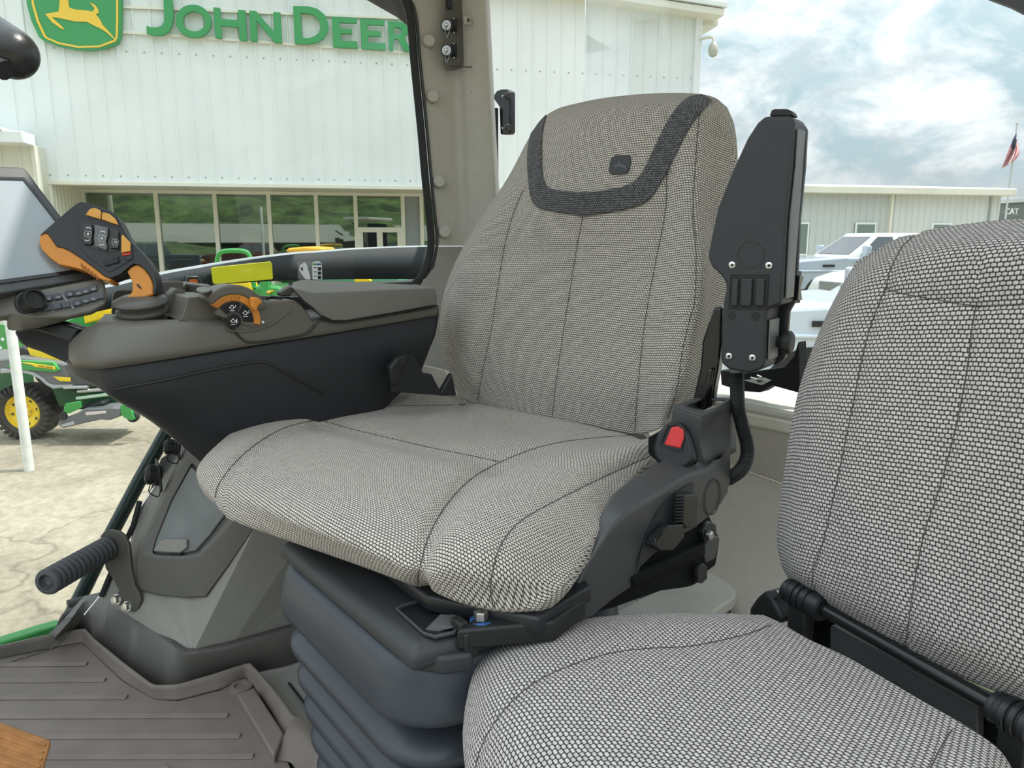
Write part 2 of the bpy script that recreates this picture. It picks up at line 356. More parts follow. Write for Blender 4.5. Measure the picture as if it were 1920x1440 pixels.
def shell(name, G, back, m, parent, inset=0.9):
    """padded body: front grid, a skirt to the back and a back cap, with a weave UV in metres"""
    mrows, n = len(G), len(G[0]); vs = [p for r in G for p in r]; fs = [(i*n+j, i*n+j+1, (i+1)*n+j+1, (i+1)*n+j) for i in range(mrows-1) for j in range(n-1)]
    per = [(0, j) for j in range(n)]+[(i, n-1) for i in range(1, mrows)]+[(mrows-1, j) for j in range(n-2, -1, -1)]+[(i, 0) for i in range(mrows-2, 0, -1)]
    cen = sum((G[i][j] for i, j in per), V((0,0,0)))/len(per)
    U = [[0.0]*n for _ in range(mrows)]; W = [[0.0]*n for _ in range(mrows)]
    for i in range(mrows):
        for j in range(1, n): U[i][j] = U[i][j-1]+(G[i][j]-G[i][j-1]).length
        mid = U[i][n//2]
        for j in range(n): U[i][j] -= mid
    for j in range(n):
        for i in range(1, mrows): W[i][j] = W[i-1][j]+(G[i][j]-G[i-1][j]).length
        mid = W[mrows//2][j]
        for i in range(mrows): W[i][j] -= mid
    uvs = [(U[i][j], W[i][j]) for i in range(mrows) for j in range(n)]
    prev = [i*n+j for i, j in per]
    for s_, k_ in ((0.5, 0.985), (1.0, inset)):
        cur = []
        for i, j in per:
            cur.append(len(vs)); p = G[i][j]; vs.append(cen+(p-cen)*k_+V(back)*s_); uvs.append((uvs[i*n+j][0], uvs[i*n+j][1]+0.03*s_))
        L = len(per)
        for a in range(L): fs.append((prev[a], cur[a], cur[(a+1) % L], prev[(a+1) % L]))
        prev = cur
    fs.append(tuple(prev))
    me = bpy.data.meshes.new(name); me.from_pydata([tuple(p) for p in vs], [], fs)
    ul = me.uv_layers.new(name='weave')
    for lp in me.loops: ul.data[lp.index].uv = uvs[lp.vertex_index]
    bm = bmesh.new(); bm.from_mesh(me); bmesh.ops.recalc_face_normals(bm, faces=bm.faces); bm.to_mesh(me); bm.free()
    me.shade_smooth(); me.materials.append(m)
    o = bpy.data.objects.new(name, me); COL.objects.link(o); attach(o, parent)
    bv = BVHTree.FromPolygons([tuple(p) for p in vs], fs); return o, bv
def cast(bv, u, v, off=0.0):
    r = ray(u, v).normalized(); h = bv.ray_cast(V((0,0,0)), r)
    if h[0] is None: return None
    nrm = h[1] if h[1].dot(r) < 0 else -h[1]
    return h[0]+nrm*off
def seam(bv, line, parent, r=0.0007, name='seam', m=None, off=0.0004):
    P = [cast(bv, a, b, off) for a, b in smooth2(line, 60)]; P = [p for p in P if p is not None]
    Q = P[:1]
    for p in P[1:]:
        if (p-Q[-1]).length < 0.06: Q.append(p)
    if len(Q) > 2: return MB().tube(Q, r, 6).build(name, m or SEAM, parent)
# ================================================================== OUTDOORS
GZ = -EYE
# ground
mb = MB(); mb.grid([[V((x, y, GZ)) for x in (-120, -60, -20, 0, 20, 60, 120)] for y in (-120, -60, -20, 0, 20, 60, 120)])
g = mb.build('ground', GROUND, None, smooth=False); tag(g, kind='structure')
g['label'] = 'worn tan concrete yard with cracks and stains'
# main building facade frame: E along the wall (to the right), N out of the wall towards the yard
FE = (RT*math.sin(math.radians(78))+LH*math.cos(math.radians(78))).normalized(); FN = V((0,0,1)).cross(FE).normalized()
if FN.dot(LH) > 0: FN = -FN
FO = KD(400, 345, 14.4); FO.z = 0
def fw(u, v, off=0.0): return KP(u, v, FO, FN, off)
def fp(s, z, o=0.0): return FO+FE*s+V((0,0,z))+FN*o
def fs_(u, v=345): return (fw(u, v)-FO).dot(FE)
ZS = fw(400, 345).z
bld = thing('dealership_building', 'long white ribbed metal dealership building with recessed dark storefront windows', 'building', fp(4, GZ, -6))
sL, sR = fs_(-420), fs_(1311, 100)
pR = fw(1311, 34); pL = fw(1080, 0); slope = (pR.z-pL.z)/((pR-pL).dot(FE))
def ztop(s): return min(pR.z+(s-sR)*slope, 6.4)
nP = int(math.ceil((sR-sL)/0.92)); pw = (sR-sL)/nP
for k in range(nP):
    a = sL+k*pw; prof = []
    for q in range(3):
        b = a+q*pw/3
        prof += [(b, 0), (b+pw/3-0.055, 0), (b+pw/3-0.040, 0.028), (b+pw/3-0.015, 0.028), (b+pw/3, 0)]
    if k == nP-1: pass
    lo = [fp(s, ZS, o) for s, o in prof]; hi = [fp(s, ztop(s), o) for s, o in prof]
    MB().grid([lo, hi]).build('siding_panel', SIDE, bld, angle=20)
MB().prism([fp(sL, ZS-0.02, -0.03), fp(sR, ZS-0.02, -0.03), fp(sR, ztop(sR), -0.03), fp(sL, 6.4, -0.03)], -FN*0.1).build('wall_core', SIDE, bld)
# screws in rows
mb = MB()
for k in range(nP*3):
    s = sL+k*pw/3+0.12
    for z in (ZS+0.12, ZS+2.35, ZS+4.3):
        if z < ztop(s)-0.1: mb.box(fp(s, z, 0.004), FE, V((0,0,1)), FN, 0.022, 0.022, 0.016)
tag(mb.build('screw_rows', SCRW, bld, smooth=False), kind='stuff')
# base flashing, soffit, corner trim, gable fascia
MB().box(fp((sL+sR)/2, ZS-0.02, 0.02), FE, FN, V((0,0,1)), sR-sL, 0.1, 0.075).build('flashing', FRM, bld, bevel=0.01)
MB().box(fp(sR-0.06, (ztop(sR)+GZ)/2, 0.02), FE, FN, V((0,0,1)), 0.16, 0.12, ztop(sR)-GZ).build('corner_trim', SIDE, bld, bevel=0.01)
d = (fp(sR+0.32, ztop(sR+0.32)+0.02, 0.18), fp(sL, ztop(sR)+(sL-sR)*slope, 0.18))
up = V((0,0,1)); ax = (d[1]-d[0]).normalized()
MB().box((d[0]+d[1])/2+up*0.02, ax, FN, ax.cross(FN), (d[1]-d[0]).length, 0.5, 0.14).build('fascia', FRM, bld, bevel=0.012)
MB().box((d[0]+d[1])/2+up*0.16, ax, FN, ax.cross(FN), (d[1]-d[0]).length+0.1, 0.6, 0.10).build('roof_edge', SIDE, bld, bevel=0.012)
q = fp(sR+0.10, ztop(sR)-0.13, 0.0)
MB().prism([q-FN*30+FE*0, q, q+FE*0.3, q+FE*0.3-FN*30], V((0,0,0.26))).build('eave_gutter', SIDE2, bld)
MB().box(fp(sR, (ztop(sR)+GZ)/2, -15), FE, FN, V((0,0,1)), 0.05, 30, ztop(sR)-GZ).build('side_wall', SIDE, bld)
sW = fs_(96); RD = 1.6
MB().box(fp((sW+sR)/2, ZS-0.02, -RD/2), FE, FN, V((0,0,1)), sR-sW, RD, 0.04).build('soffit', SIDE2, bld)
# ribbed return wall at the left end of the recess
for k in range(3):
    a = -RD*k/3
    pr = []
    for q in range(3):
        b = a-q*RD/9; pr += [(b, 0), (b-0.10, 0), (b-0.12, 0.03), (b-0.15, 0.03), (b-RD/9, 0)]
    MB().grid([[fp(sW+o, GZ, dp) for dp, o in pr], [fp(sW+o, ZS-0.04, dp) for dp, o in pr]]).build('siding_panel', SIDE2, bld, angle=20)
MB().box(fp(sW-0.05, (ZS+GZ)/2, 0.0), FE, FN, V((0,0,1)), 0.14, 0.10, ZS-GZ).build('corner_trim', SIDE2, bld, bevel=0.01)
# storefront glazing
def gw(u, v): return KP(u, v, FO, FN, -RD)
def gs(u, v): return (gw(u, v)-FO).dot(FE)
xs = [sW+0.02, gs(298, 430), gs(407, 430), gs(507, 430), gs(595, 430), gs(668, 430), gs(756, 430), gs(791, 430)]
wb = xs[2]-xs[1]
while xs[-1]+wb < sR-0.5: xs.append(xs[-1]+wb)
ztp = gw(400, 363).z
MB().box(fp((sW+sR)/2, (ztp+ZS)/2-0.02, -RD), FE, FN, V((0,0,1)), sR-sW, 0.12, ZS-ztp-0.02).build('window_head', FRM, bld, bevel=0.008)
for i, s in enumerate(xs):
    MB().box(fp(s, (ztp+GZ)/2, -RD), FE, FN, V((0,0,1)), 0.085, 0.13, ztp-GZ).build('mullion', FRM, bld, bevel=0.006)
for i, (a, b) in enumerate(zip(xs, xs[1:])):
    if i == 6: 
        MB().box(fp((a+b)/2, (ztp+GZ)/2, -RD-0.03), FE, FN, V((0,0,1)), b-a-0.08, 0.02, ztp-GZ).build('grey_panel', mat('panel_grey', (0.30,0.33,0.34), 0.5), bld); continue
    MB().box(fp((a+b)/2, (ztp+GZ)/2, -RD-0.03), FE, FN, V((0,0,1)), b-a-0.08, 0.012, ztp-GZ).build('glass_pane', REFL, bld)
zr = gw(700, 431).z
a, b = xs[5], xs[6]; 
MB().box(fp((a+b)/2, zr, -RD+0.02), FE, FN, V((0,0,1)), b-a, 0.13, 0.11).build('door_transom', FRM, bld, bevel=0.006)
for s, wd in ((a+0.09, 0.10), ((a+b)/2-0.01, 0.13), (b-0.09, 0.10)):
    MB().box(fp(s, (zr+GZ)/2, -RD+0.02), FE, FN, V((0,0,1)), wd, 0.10, zr-GZ).build('door_stile', FRM, bld, bevel=0.006)
MB().box(fp((sW+sR)/2, (GZ+0.2)-0.1, -RD), FE, FN, V((0,0,1)), sR-sW, 0.16, 0.25).build('window_sill', FRM, bld)
MB().box(fp((sW+sR)/2, (ZS+GZ)/2, -RD-0.5), FE, FN, V((0,0,1)), sR-sW, 0.05, ZS-GZ).build('back_wall', PLD, bld)
# sign raceway and letters
for v0, v1 in ((14, 36), (61, 100)):
    a, b = fw(232, v0), fw(770, v1); c = (a+b)/2
    MB().box(c+FN*0.03, b-a, FN, UP, (b-a).length+0.4, 0.05, 0.05).build('sign_rail', FRM, bld)
SO = 0.09
def sp(L): return [fw(a, b, SO) for a, b in L]
sg = thing('letter_sign', 'green raised letter sign reading the dealer name on the white wall', 'sign', fp(2.2, ZS+2.4, 0.05))
ex = FN*0.07
def letter(L): return MB().prism(sp(L), ex).build('letter', SGRN, sg, bevel=0.006)
letter([(321,-26),(324,0),(327,33),(324,50),(318,61),(307,68),(292,69),(277,65),(276,50),(285,53),(296,53),(304,50),(309,42),(309,33),(308,0),(305,-26)])
n = 40
ou = [(364+33.5*math.cos(t)*1+2*math.sin(t), 41.5+31*math.sin(t)) for t in [2*math.pi*k/n for k in range(n)]]
inn = [(365+20.5*math.cos(t)+1*math.sin(t), 42+18.5*math.sin(t)) for t in [2*math.pi*k/n for k in range(n)]]
MB().ringprism(sp(ou), sp(inn), ex).build('letter', SGRN, sg, bevel=0.006)
letter([(401,15.5),(413.5,16.5),(415,37),(448,39.5),(447,20),(461,21),(464,78.5),(450,77),(449,53.5),(416,50),(417.5,73.5),(404.5,72)])
letter([(468,21.5),(481,22.5),(514,61),(513,24),(526,25),(529.5,82),(516,81),(482,41),(483.5,79.5),(471,78.5)])
do = polyline([V((a,b,0)) for a,b in [(550,13),(577,13.5),(595,18),(609,29),(616,45),(616,58),(609,72),(596,81),(580,84),(553,83.5)]], 48, True)
di = polyline([V((a,b,0)) for a,b in [(564,26),(577,27),(588,30),(597,38),(601,47),(601,55),(597,64),(589,70),(580,73),(567,73)]], 48, True)
MB().ringprism(sp([(p.x,p.y) for p in do]), sp([(p.x,p.y) for p in di]), ex).build('letter', SGRN, sg, bevel=0.005)
letter([(622,33),(669,35.5),(669,45.5),(636,44),(637.5,55),(660,56),(661,65),(638.5,64.5),(640,78),(670,79),(671,92),(625,90)])
letter([(675,37),(721,39.6),(721,49.5),(688.5,48),(689.3,59),(713.5,60.2),(714.2,70),(689.6,69.3),(690.6,81.5),(722.5,82.5),(723,95),(678,92.5)])
ro = polyline([V((a,b,0)) for a,b in [(727,41),(750,42.5),(762,46),(768,55),(766,64),(758,71),(772,98),(757,97),(746,76),(735,75.5),(736.5,96.5),(729.5,95)]], 48, True)
letter([(727,41),(750,42.5),(762,46),(768,55),(766,64),(757,71),(772,98),(758,97),(746,75),(736,75),(737,66),(748,66.5),(753,62),(753,57),(748,53.5),(738,53),(738.5,75),(736.5,96.5),(729.5,95)])
letter([(780,45),(826,47.6),(826,57.5),(793,56),(794,67),(818,68.2),(819,78),(794.5,77.3),(795.5,89.5),(827,90.5),(828,103),(783,100.5)])
em = thing('deer_emblem', 'green and yellow shield emblem with a leaping deer on the white wall', 'emblem', fp(-3, ZS+2.3, 0.05))
SH = [(49,-70),(70,-84),(141,-94),(212,-84),(229,-72),(231,0),(231,43),(229,74),(223,85),(200,93),(173,97),(143,95),(110,88),(84,78),(77,72),(63,43),(54,10)]
def spo(L, o): return [fw(a, b, o) for a, b in L]
MB().prism(spo(SH, 0.05), FN*0.10).build('shield_board', SGRN, em, bevel=0.008)
bo = [(56,-62),(75,-76),(141,-86),(206,-76),(221,-64),(222,0),(222,40),(221,70),(217,78),(187,89),(147,90),(110,83),(87,73),(82,68),(69,40),(60,8)]
bi = [(60,-60),(77,-72),(141,-82),(204,-72),(217,-62),(218,0),(218,38),(217,69),(214,75),(186,85.5),(147,86.5),(111,79.5),(89,70),(85,65),(73,38),(64,6)]
MB().ringprism(spo(bo, 0.152), spo(bi, 0.152), FN*0.012).build('border_line', SYEL, em)
DEER = [(85,26.5),(98,24),(110,22),(112,8),(112,-12),(100,-16),(88,-14),(86,-20),(97,-29),(108,-34),(104,-52),(110,-66),(113,-50),(120,-38),(136,-58),(150,-66),(140,-52),(126,-30),(130,-10),(128,0),(130,14),(140,18),(160,19.5),(174,22),(178,16),(168,4.5),(178,9),(184,17),(185.5,24.5),(180,27),(186,34),(193,47),(205,60),(219,76),(213,72.5),(200,61),(188,53.5),(176,48),(163,41),(150,41),(138,40),(123,36.5),(108,33.5),(97,32),(108,42),(116,49),(121,56),(113,53),(98,42)]
MB().prism(spo(DEER, 0.152), FN*0.012).build('leaping_deer', SYEL, em)
# wall light on the corner
wl = thing('wall_light', 'small globe light on a bent arm at the roof corner', 'light', fw(1320, 80))
p0, p1, p2 = fw(1313, 73, 0.1), fw(1335, 70, 0.3), fw(1339, 80, 0.35)
MB().tube(spline([p0, p1, p2], 8), 0.03, 8).build('arm', SIDE2, wl)
MB().lathe(fw(1338, 78, 0.35), (0,0,-1), [(0.03,0),(0.07,0.05),(0.10,0.12),(0.105,0.2),(0.08,0.28),(0.02,0.31)], 16).build('globe', mat('lamp_globe', (0.50,0.49,0.42), 0.4), wl)
# low wing at the left
wing = thing('building_wing', 'low cream metal wing with white eave left of the storefront', 'building', fp(sW-2.5, GZ, 1.0))
A, B = fw(-260, 190, 1.3), fw(88, 272, 0.6)
wz = KP(60, 268, FO, FN, 0.8).z
s1 = fs_(92)
for k in range(5):
    pr = []
    for q in range(3):
        b = s1-0.9*k-q*0.3; pr += [(b, 0), (b-0.24, 0), (b-0.255, 0.03), (b-0.28, 0.03), (b-0.3, 0)]
    MB().grid([[fp(s, GZ, 0.45+o) for s, o in pr], [fp(s, wz, 0.45+o) for s, o in pr]]).build('siding_panel', SIDE2, wing, angle=20)
MB().box(fp(s1-0.03, (wz+GZ)/2, 0.25), FE, FN, V((0,0,1)), 0.08, 0.5, wz-GZ).build('corner_trim', SIDE2, wing, bevel=0.01)
MB().prism([fp(s1, wz-0.02, 0.4), fp(s1, wz-0.02, 0.95), fp(s1-4.6, wz-0.02, 0.95), fp(s1-4.6, wz-0.02, 0.4)], (0,0,0.20)).build('eave', SIDE, wing, bevel=0.015)
MB().prism([fp(s1-0.3, wz+0.18, 0.0), fp(s1-0.3, wz+0.18, 1.0), fp(s1-4.6, wz+0.18, 1.0), fp(s1-4.6, wz+0.18, 0.0)], (0,0,0.05)).build('roof_sheet', SIDE, wing, bevel=0.01)
# ------------------------------------------------------------------ far shed on the right
fb = thing('metal_shed', 'long pale grey ribbed metal shed with low roof in the right background', 'building', KD(1690, 560, 30))
BO = KD(1690, 358, 30); 
def bw_(u, v, off=0.0): return KP(u, v, BO, FN, off)
def bp_(s, z, o=0.0): return V((BO.x, BO.y, 0))+FE*s+V((0,0,z))+FN*o
def bs(u, v): return (bw_(u, v)-BO).dot(FE)
s0, s1b, sd = bs(1300, 400), bs(1872, 400), bs(1667, 400); ze = bw_(1690, 364).z
for a, b, m in ((s0, sd, SIDG), (sd, s1b, mat('shed_light', (0.68,0.71,0.69), 0.55, noise=0.05, nscale=0.5))):
    n = max(1, int(round((b-a)/0.92)))
    for k in range(n):
        w_ = (b-a)/n; pr = []
        for t in range(3):
            x = a+k*w_+t*w_/3; pr += [(x, 0), (x+w_/3-0.10, 0), (x+w_/3-0.07, 0.05), (x+w_/3-0.03, 0.05), (x+w_/3, 0)]
        MB().grid([[bp_(s, GZ, o) for s, o in pr], [bp_(s, ze, o) for s, o in pr]]).build('siding_panel', m, fb, angle=20)
MB().box(bp_((s0+s1b)/2, ze+0.10, 0.25), FE, FN, SZ0, s1b-s0+0.5, 0.6, 0.26).build('fascia', SIDE2, fb, bevel=0.02)
MB().prism([bp_(s0, ze+0.2, 0.5), bp_(s1b+0.2, ze+0.2, 0.5), bp_(s1b+0.2, ze+0.75, -6), bp_(s0, ze+0.75, -6)], (0,0,0.06)).build('roof', SIDE, fb)
MB().box(bp_(s1b, (ze+GZ)/2, -3), FE, FN, SZ0, 0.1, 6, ze-GZ).build('end_wall', SIDG, fb)
MB().box(bp_(sd, (ze+GZ)/2, 0.1), FE, FN, SZ0, 0.12, 0.12, ze-GZ).build('downspout', SIDE2, fb)
MB().box(bp_(s1b-0.45, (ze+GZ)/2, 0.1), FE, FN, SZ0, 0.12, 0.12, ze-GZ).build('downspout', SIDG, fb)
for u in (1495, 1621, 1763):
    c = bw_(u, 448, 0.08); wn = MB().box(c, FE, FN, SZ0, 0.95, 0.06, 1.3).build('window_frame', SIDE, fb)
    MB().box(c+FN*0.02, FE, FN, SZ0, 0.80, 0.05, 1.15).build('window_pane', mat('dull_pane', (0.18,0.24,0.22), 0.25), wn)
# flag
fg = thing('flag_pole', 'tall thin flagpole with a drooping striped flag', 'flag', KD(1880, 500, 38))
p1 = KD(1907, 233, 38); p0 = V((p1.x, p1.y, GZ))
MB().tube([p0, p0.lerp(p1, 0.5), p1], [0.06, 0.05, 0.035], 10).build('pole', mat('pole_grey', (0.5,0.52,0.52), 0.4), fg)
MB().lathe(p1, (0,0,1), [(0.02,-0.03),(0.06,0.02),(0.06,0.07),(0.01,0.12)], 12).build('finial', STL, fg)
def _flag(t):
    b = nn(t, 'ShaderNodeBsdfPrincipled'); b.inputs['Roughness'].default_value = 0.8
    uv = nn(t, 'ShaderNodeUVMap', uv_map='flag'); sp__ = nn(t, 'ShaderNodeSeparateXYZ'); t.links.new(uv.outputs[0], sp__.inputs[0])
    m1 = nn(t, 'ShaderNodeMath', operation='MULTIPLY'); t.links.new(sp__.outputs[1], m1.inputs[0]); m1.inputs[1].default_value = 6.5
    fr_ = nn(t, 'ShaderNodeMath', operation='FRACT'); t.links.new(m1.outputs[0], fr_.inputs[0])
    gt = nn(t, 'ShaderNodeMath', operation='GREATER_THAN'); t.links.new(fr_.outputs[0], gt.inputs[0]); gt.inputs[1].default_value = 0.5
    mA = nn(t, 'ShaderNodeMix', data_type='RGBA'); t.links.new(gt.outputs[0], mA.inputs[0]); mA.inputs[6].default_value = (0.55,0.05,0.06,1); mA.inputs[7].default_value = (0.85,0.85,0.85,1)
    a_ = nn(t, 'ShaderNodeMath', operation='LESS_THAN'); t.links.new(sp__.outputs[0], a_.inputs[0]); a_.inputs[1].default_value = 0.4
    c_ = nn(t, 'ShaderNodeMath', operation='GREATER_THAN'); t.links.new(sp__.outputs[1], c_.inputs[0]); c_.inputs[1].default_value = 0.46
    ml = nn(t, 'ShaderNodeMath', operation='MULTIPLY'); t.links.new(a_.outputs[0], ml.inputs[0]); t.links.new(c_.outputs[0], ml.inputs[1])
    mB = nn(t, 'ShaderNodeMix', data_type='RGBA'); t.links.new(ml.outputs[0], mB.inputs[0]); t.links.new(mA.outputs[2], mB.inputs[6]); mB.inputs[7].default_value = (0.03,0.05,0.14,1)
    vo = nn(t, 'ShaderNodeTexVoronoi', Scale=22.0); t.links.new(uv.outputs[0], vo.inputs['Vector'])
    st__ = nn(t, 'ShaderNodeMath', operation='LESS_THAN'); t.links.new(vo.outputs[0], st__.inputs[0]); st__.inputs[1].default_value = 0.22
    ms = nn(t, 'ShaderNodeMath', operation='MULTIPLY'); t.links.new(st__.outputs[0], ms.inputs[0]); t.links.new(ml.outputs[0], ms.inputs[1])
    mC = nn(t, 'ShaderNodeMix', data_type='RGBA'); t.links.new(ms.outputs[0], mC.inputs[0]); t.links.new(mB.outputs[2], mC.inputs[6]); mC.inputs[7].default_value = (0.8,0.8,0.82,1)
    t.links.new(mC.outputs[2], b.inputs['Base Color']); return b.outputs[0]
FLAG = special('striped_flag', _flag)
# hoist runs down the pole, the fly end droops
top_ = [(1905.5,250),(1899,262),(1890,284),(1878,316)]; bot_ = [(1901,285),(1909.5,273),(1909.8,296),(1889,311)]
rows_ = []
for k in range(9):
    t = k/8
    rows_.append([KD(a+(c2-a)*t, b+(d2-b)*t, 38-0.25*math.sin(t*9+i)) for i, ((a, b), (c2, d2)) in enumerate(zip([(1905.6,250),(1898,264),(1889,288),(1878,316)], [(1906,262),(1909,272),(1909.6,290),(1900,303)]))])
Gf = net(rows_, 24, 20)
o_ = MB().grid(Gf).build('flag_cloth', FLAG, fg)
ul = o_.data.uv_layers.new(name='flag'); nu_ = 24
for lp_ in o_.data.loops: i_ = lp_.vertex_index; ul.data[lp_.index].uv = ((i_ % nu_)/(nu_-1), 1-(i_//nu_)/19)
m_ = o_.modifiers.new('t', 'SOLIDIFY'); m_.thickness = 0.01
# distant store at the far right
ds = thing('distant_store', 'dark grey distant store with white letters at the far right edge', 'building', KD(1925, 440, 70))
DO = KD(1925, 395, 70)
MB().box(V((DO.x, DO.y, (DO.z+GZ)/2+0.3)), FE, FN, SZ0, 7, 6, DO.z-GZ+0.6).build('wall', mat('store_grey', (0.16,0.18,0.17), 0.6), ds)
MB().box(V((DO.x, DO.y, DO.z+0.75)), FE, FN, SZ0, 7.4, 6.4, 0.3).build('roof_band', SIDG, ds)
text_mesh('CAT', 0.75, KD(1897, 397, 66.6), FE, SZ0, 0.0, 'store_letters', WHT, ds, 0.03)
# ------------------------------------------------------------------ pickup trucks
def pickup(name, label, paint, pos, heading, cabp=None, group='trucks parked behind the back window'):
    """local x = forward, y = left, z = up; origin on the ground at the middle"""
    t = thing(name, label, 'truck', (0,0,0), group)
    X, Y, Z = V((1,0,0)), V((0,1,0)), V((0,0,1)); W = 0.98
    side = [(2.85,0.55),(2.92,0.75),(2.90,1.02),(2.80,1.20),(2.45,1.30),(1.30,1.38),(1.15,1.36),(-2.85,1.32),(-2.92,1.2),(-2.92,0.62),(-2.85,0.52)]
    lo_ = [V((x, -W+0.03, z)) for x, z in side]; body = MB().prism(lo_, (0, 2*W-0.06, 0))
    body.build('body', paint, t, bevel=0.07, seg=3)
    MB().box((0,0,1.02), X, Y, Z, 5.2, 2*W+0.015, 0.05).build('body_line', paint, t, bevel=0.02)
    base = [(1.22,0.90),(1.22,-0.90),(-1.45,-0.92),(-1.45,0.92)]; top = [(0.42,0.72),(0.42,-0.72),(-1.15,-0.74),(-1.15,0.74)]
    cabn = MB().loft([[V((x, y, 1.34)) for x, y in base], [V((x, y, 1.90)) for x, y in top], [V((x*0.97, y*0.93, 1.96)) for x, y in top]]).build('cab', cabp or paint, t, bevel=0.05, seg=3)
    def fr(a, b, c_, d_, nm, o=0.012):
        n = (b-a).cross(d_-a).normalized(); MB().prism([p+n*o for p in (a, b, c_, d_)], n*0.004).build(nm, CARG, t)
    bz, tz__ = 1.42, 1.86
    def L(x0, y0, x1, y1, z): k = (z-1.34)/0.56; return V((x0+(x1-x0)*k, y0+(y1-y0)*k, z))
    wa, wb_ = L(1.22,0.78,0.42,0.62,bz), L(1.22,-0.78,0.42,-0.62,bz); wc_, wd_ = L(1.22,-0.78,0.42,-0.62,tz__), L(1.22,0.78,0.42,0.62,tz__)
    fr(wb_, wa, wd_, wc_, 'windshield')
    for s in (1, -1):
        for xa, xb in ((0.95,-0.05),(-0.17,-1.10)):
            a = L(xa, s*0.90, xa-0.55 if xa > 0.5 else xa-0.02, s*0.73, bz); b = L(xb, s*0.91, xb, s*0.735, bz); c_ = L(xb, s*0.91, xb+0.02 if xa > 0.5 else xb+0.12, s*0.735, tz__); d_ = L(xa, s*0.90, xa-0.62 if xa > 0.5 else xa-0.02, s*0.73, tz__)
            n = V((0, s, 0.25)).normalized(); MB().prism([p+n*0.012 for p in (a, b, c_, d_)], n*0.006).build('side_window', CARG, t)
        MB().box((0.85, s*1.10, 1.50), X, Y, Z, 0.14, 0.24, 0.30).build('mirror', CARW if paint is CARW else paint, t, bevel=0.04, seg=3)
        MB().tube([V((0.85, s*0.92, 1.42)), V((0.85, s*1.05, 1.45))], 0.03, 8).build('mirror_arm', PLB, t)
        MB().box((2.80, s*0.78, 0.90), X, Y, Z, 0.20, 0.36, 0.20).build('headlight', mat('lamp_clear', (0.7,0.72,0.72), 0.1, spec=0.8), t, bevel=0.03)
        MB().box((2.72, s*0.965, 0.86), X, Y, Z, 0.22, 0.06, 0.12).build('amber_marker', mat('amber_marker', (0.75,0.25,0.04), 0.3), t, bevel=0.015)
        MB().box((0.1, s*0.985, 1.22), X, Y, Z, 0.22, 0.03, 0.04).build('door_handle', PLD, t, bevel=0.01)
        MB().box((1.75, s*0.985, 1.15), X, Y, Z, 0.30, 0.02, 0.06).build('fender_vent', PLB, t)
        for xw in (1.85, -1.75):
            MB().lathe((xw, s*0.80, 0.41), Y*s, [(0.05,-0.02),(0.50,-0.02),(0.50,0.17),(0.05,0.17)], 28).build('wheel_arch', RUB, t)
            MB().lathe((xw, s*0.72, 0.41), Y*s, [(0.24,0.0),(0.40,0.01),(0.41,0.06),(0.41,0.20),(0.39,0.25),(0.26,0.26),(0.24,0.0)], 28, False).build('tyre', TYRE, t)
            MB().lathe((xw, s*0.72, 0.41), Y*s, [(0.26,0.10),(0.26,0.23),(0.22,0.235),(0.10,0.20),(0.06,0.22),(0.01,0.22)], 20).build('wheel_rim', STL, t)
    MB().box((2.90,0,0.62), X, Y, Z, 0.16, 1.95, 0.24).build('bumper', STL, t, bevel=0.05, seg=3)
    MB().box((2.90,0,1.00), X, Y, Z, 0.06, 1.15, 0.34).build('grille', mat('grille_chrome', (0.55,0.57,0.58), 0.3, 0.6), t, bevel=0.02)
    t.location = pos; t.rotation_euler = (0, 0, heading); return t
hdl = math.atan2(-RT.y, -RT.x)       # heading: to the left of the picture
def at(u, v, z): return KZ(u, v, z)
T1 = KD(1560, 440, 19.5); T1.z = GZ+0.32
pickup('pickup_truck', 'white-roofed silver pickup truck farthest away below the grey shed', CARS, T1+RT*1.1, hdl+math.radians(7), CARW)
T2 = KD(1670, 500, 13.0); T2.z = GZ+0.24
pickup('pickup_truck', 'white pickup truck half hidden between the other two trucks', CARW, T2+RT*1.72, hdl+math.radians(12))
T3 = KD(1505, 560, 8.2); T3.z = GZ+0.12
pickup('pickup_truck', 'pale blue-white pickup truck closest to the back window', mat('car_pale_blue', (0.66,0.72,0.80), 0.25, coat=0.6), T3+RT*1.80, hdl-math.radians(6))
# ------------------------------------------------------------------ what the storefront glass mirrors: grass bank and parked trucks behind the cab
rows_ = []
for i in range(13):
    d_ = 24+i*5.0; hgt = -2.1 if i == 0 else min(9.5, -2.1+ (i**1.35)*0.62)
    rows_.append([-LH*(d_+2.5*math.sin(j*1.7+i))+RT*(-70+j*10)+V((0,0,hgt+0.35*math.sin(j*2.1+i*1.3))) for j in range(16)])
hl = MB().grid(rows_).build('ground_bank', GRASS, None); tag(hl, 'green grass bank mirrored in the storefront glass', kind='structure')
rd = MB().grid([[-LH*dd+RT*(-70+j*14)+V((0,0,zz_)) for j in range(11)] for dd, zz_ in ((35,-0.2),(37.5,0.75),(41,1.5))]).build('ground_road', mat('road_pale', (0.30,0.30,0.27), 0.8), None); tag(rd, 'pale road along the foot of the grass bank', kind='structure')
for k, (l, d_, m) in enumerate(((-9, 13, CARG), (-3.0, 15, mat('car_dark_red', (0.10,0.02,0.02), 0.3, coat=0.5)), (5, 14, PLB))):
    pickup('parked_truck', ('black parked truck at the left end of the row mirrored in the storefront glass', 'dark red parked truck mirrored in the storefront glass', 'charcoal parked truck at the right end of the row mirrored in the storefront glass')[k], m, -LH*d_+RT*l+V((0,0,GZ)), hdl+math.radians(10*k), None, 'trucks mirrored in the storefront glass')
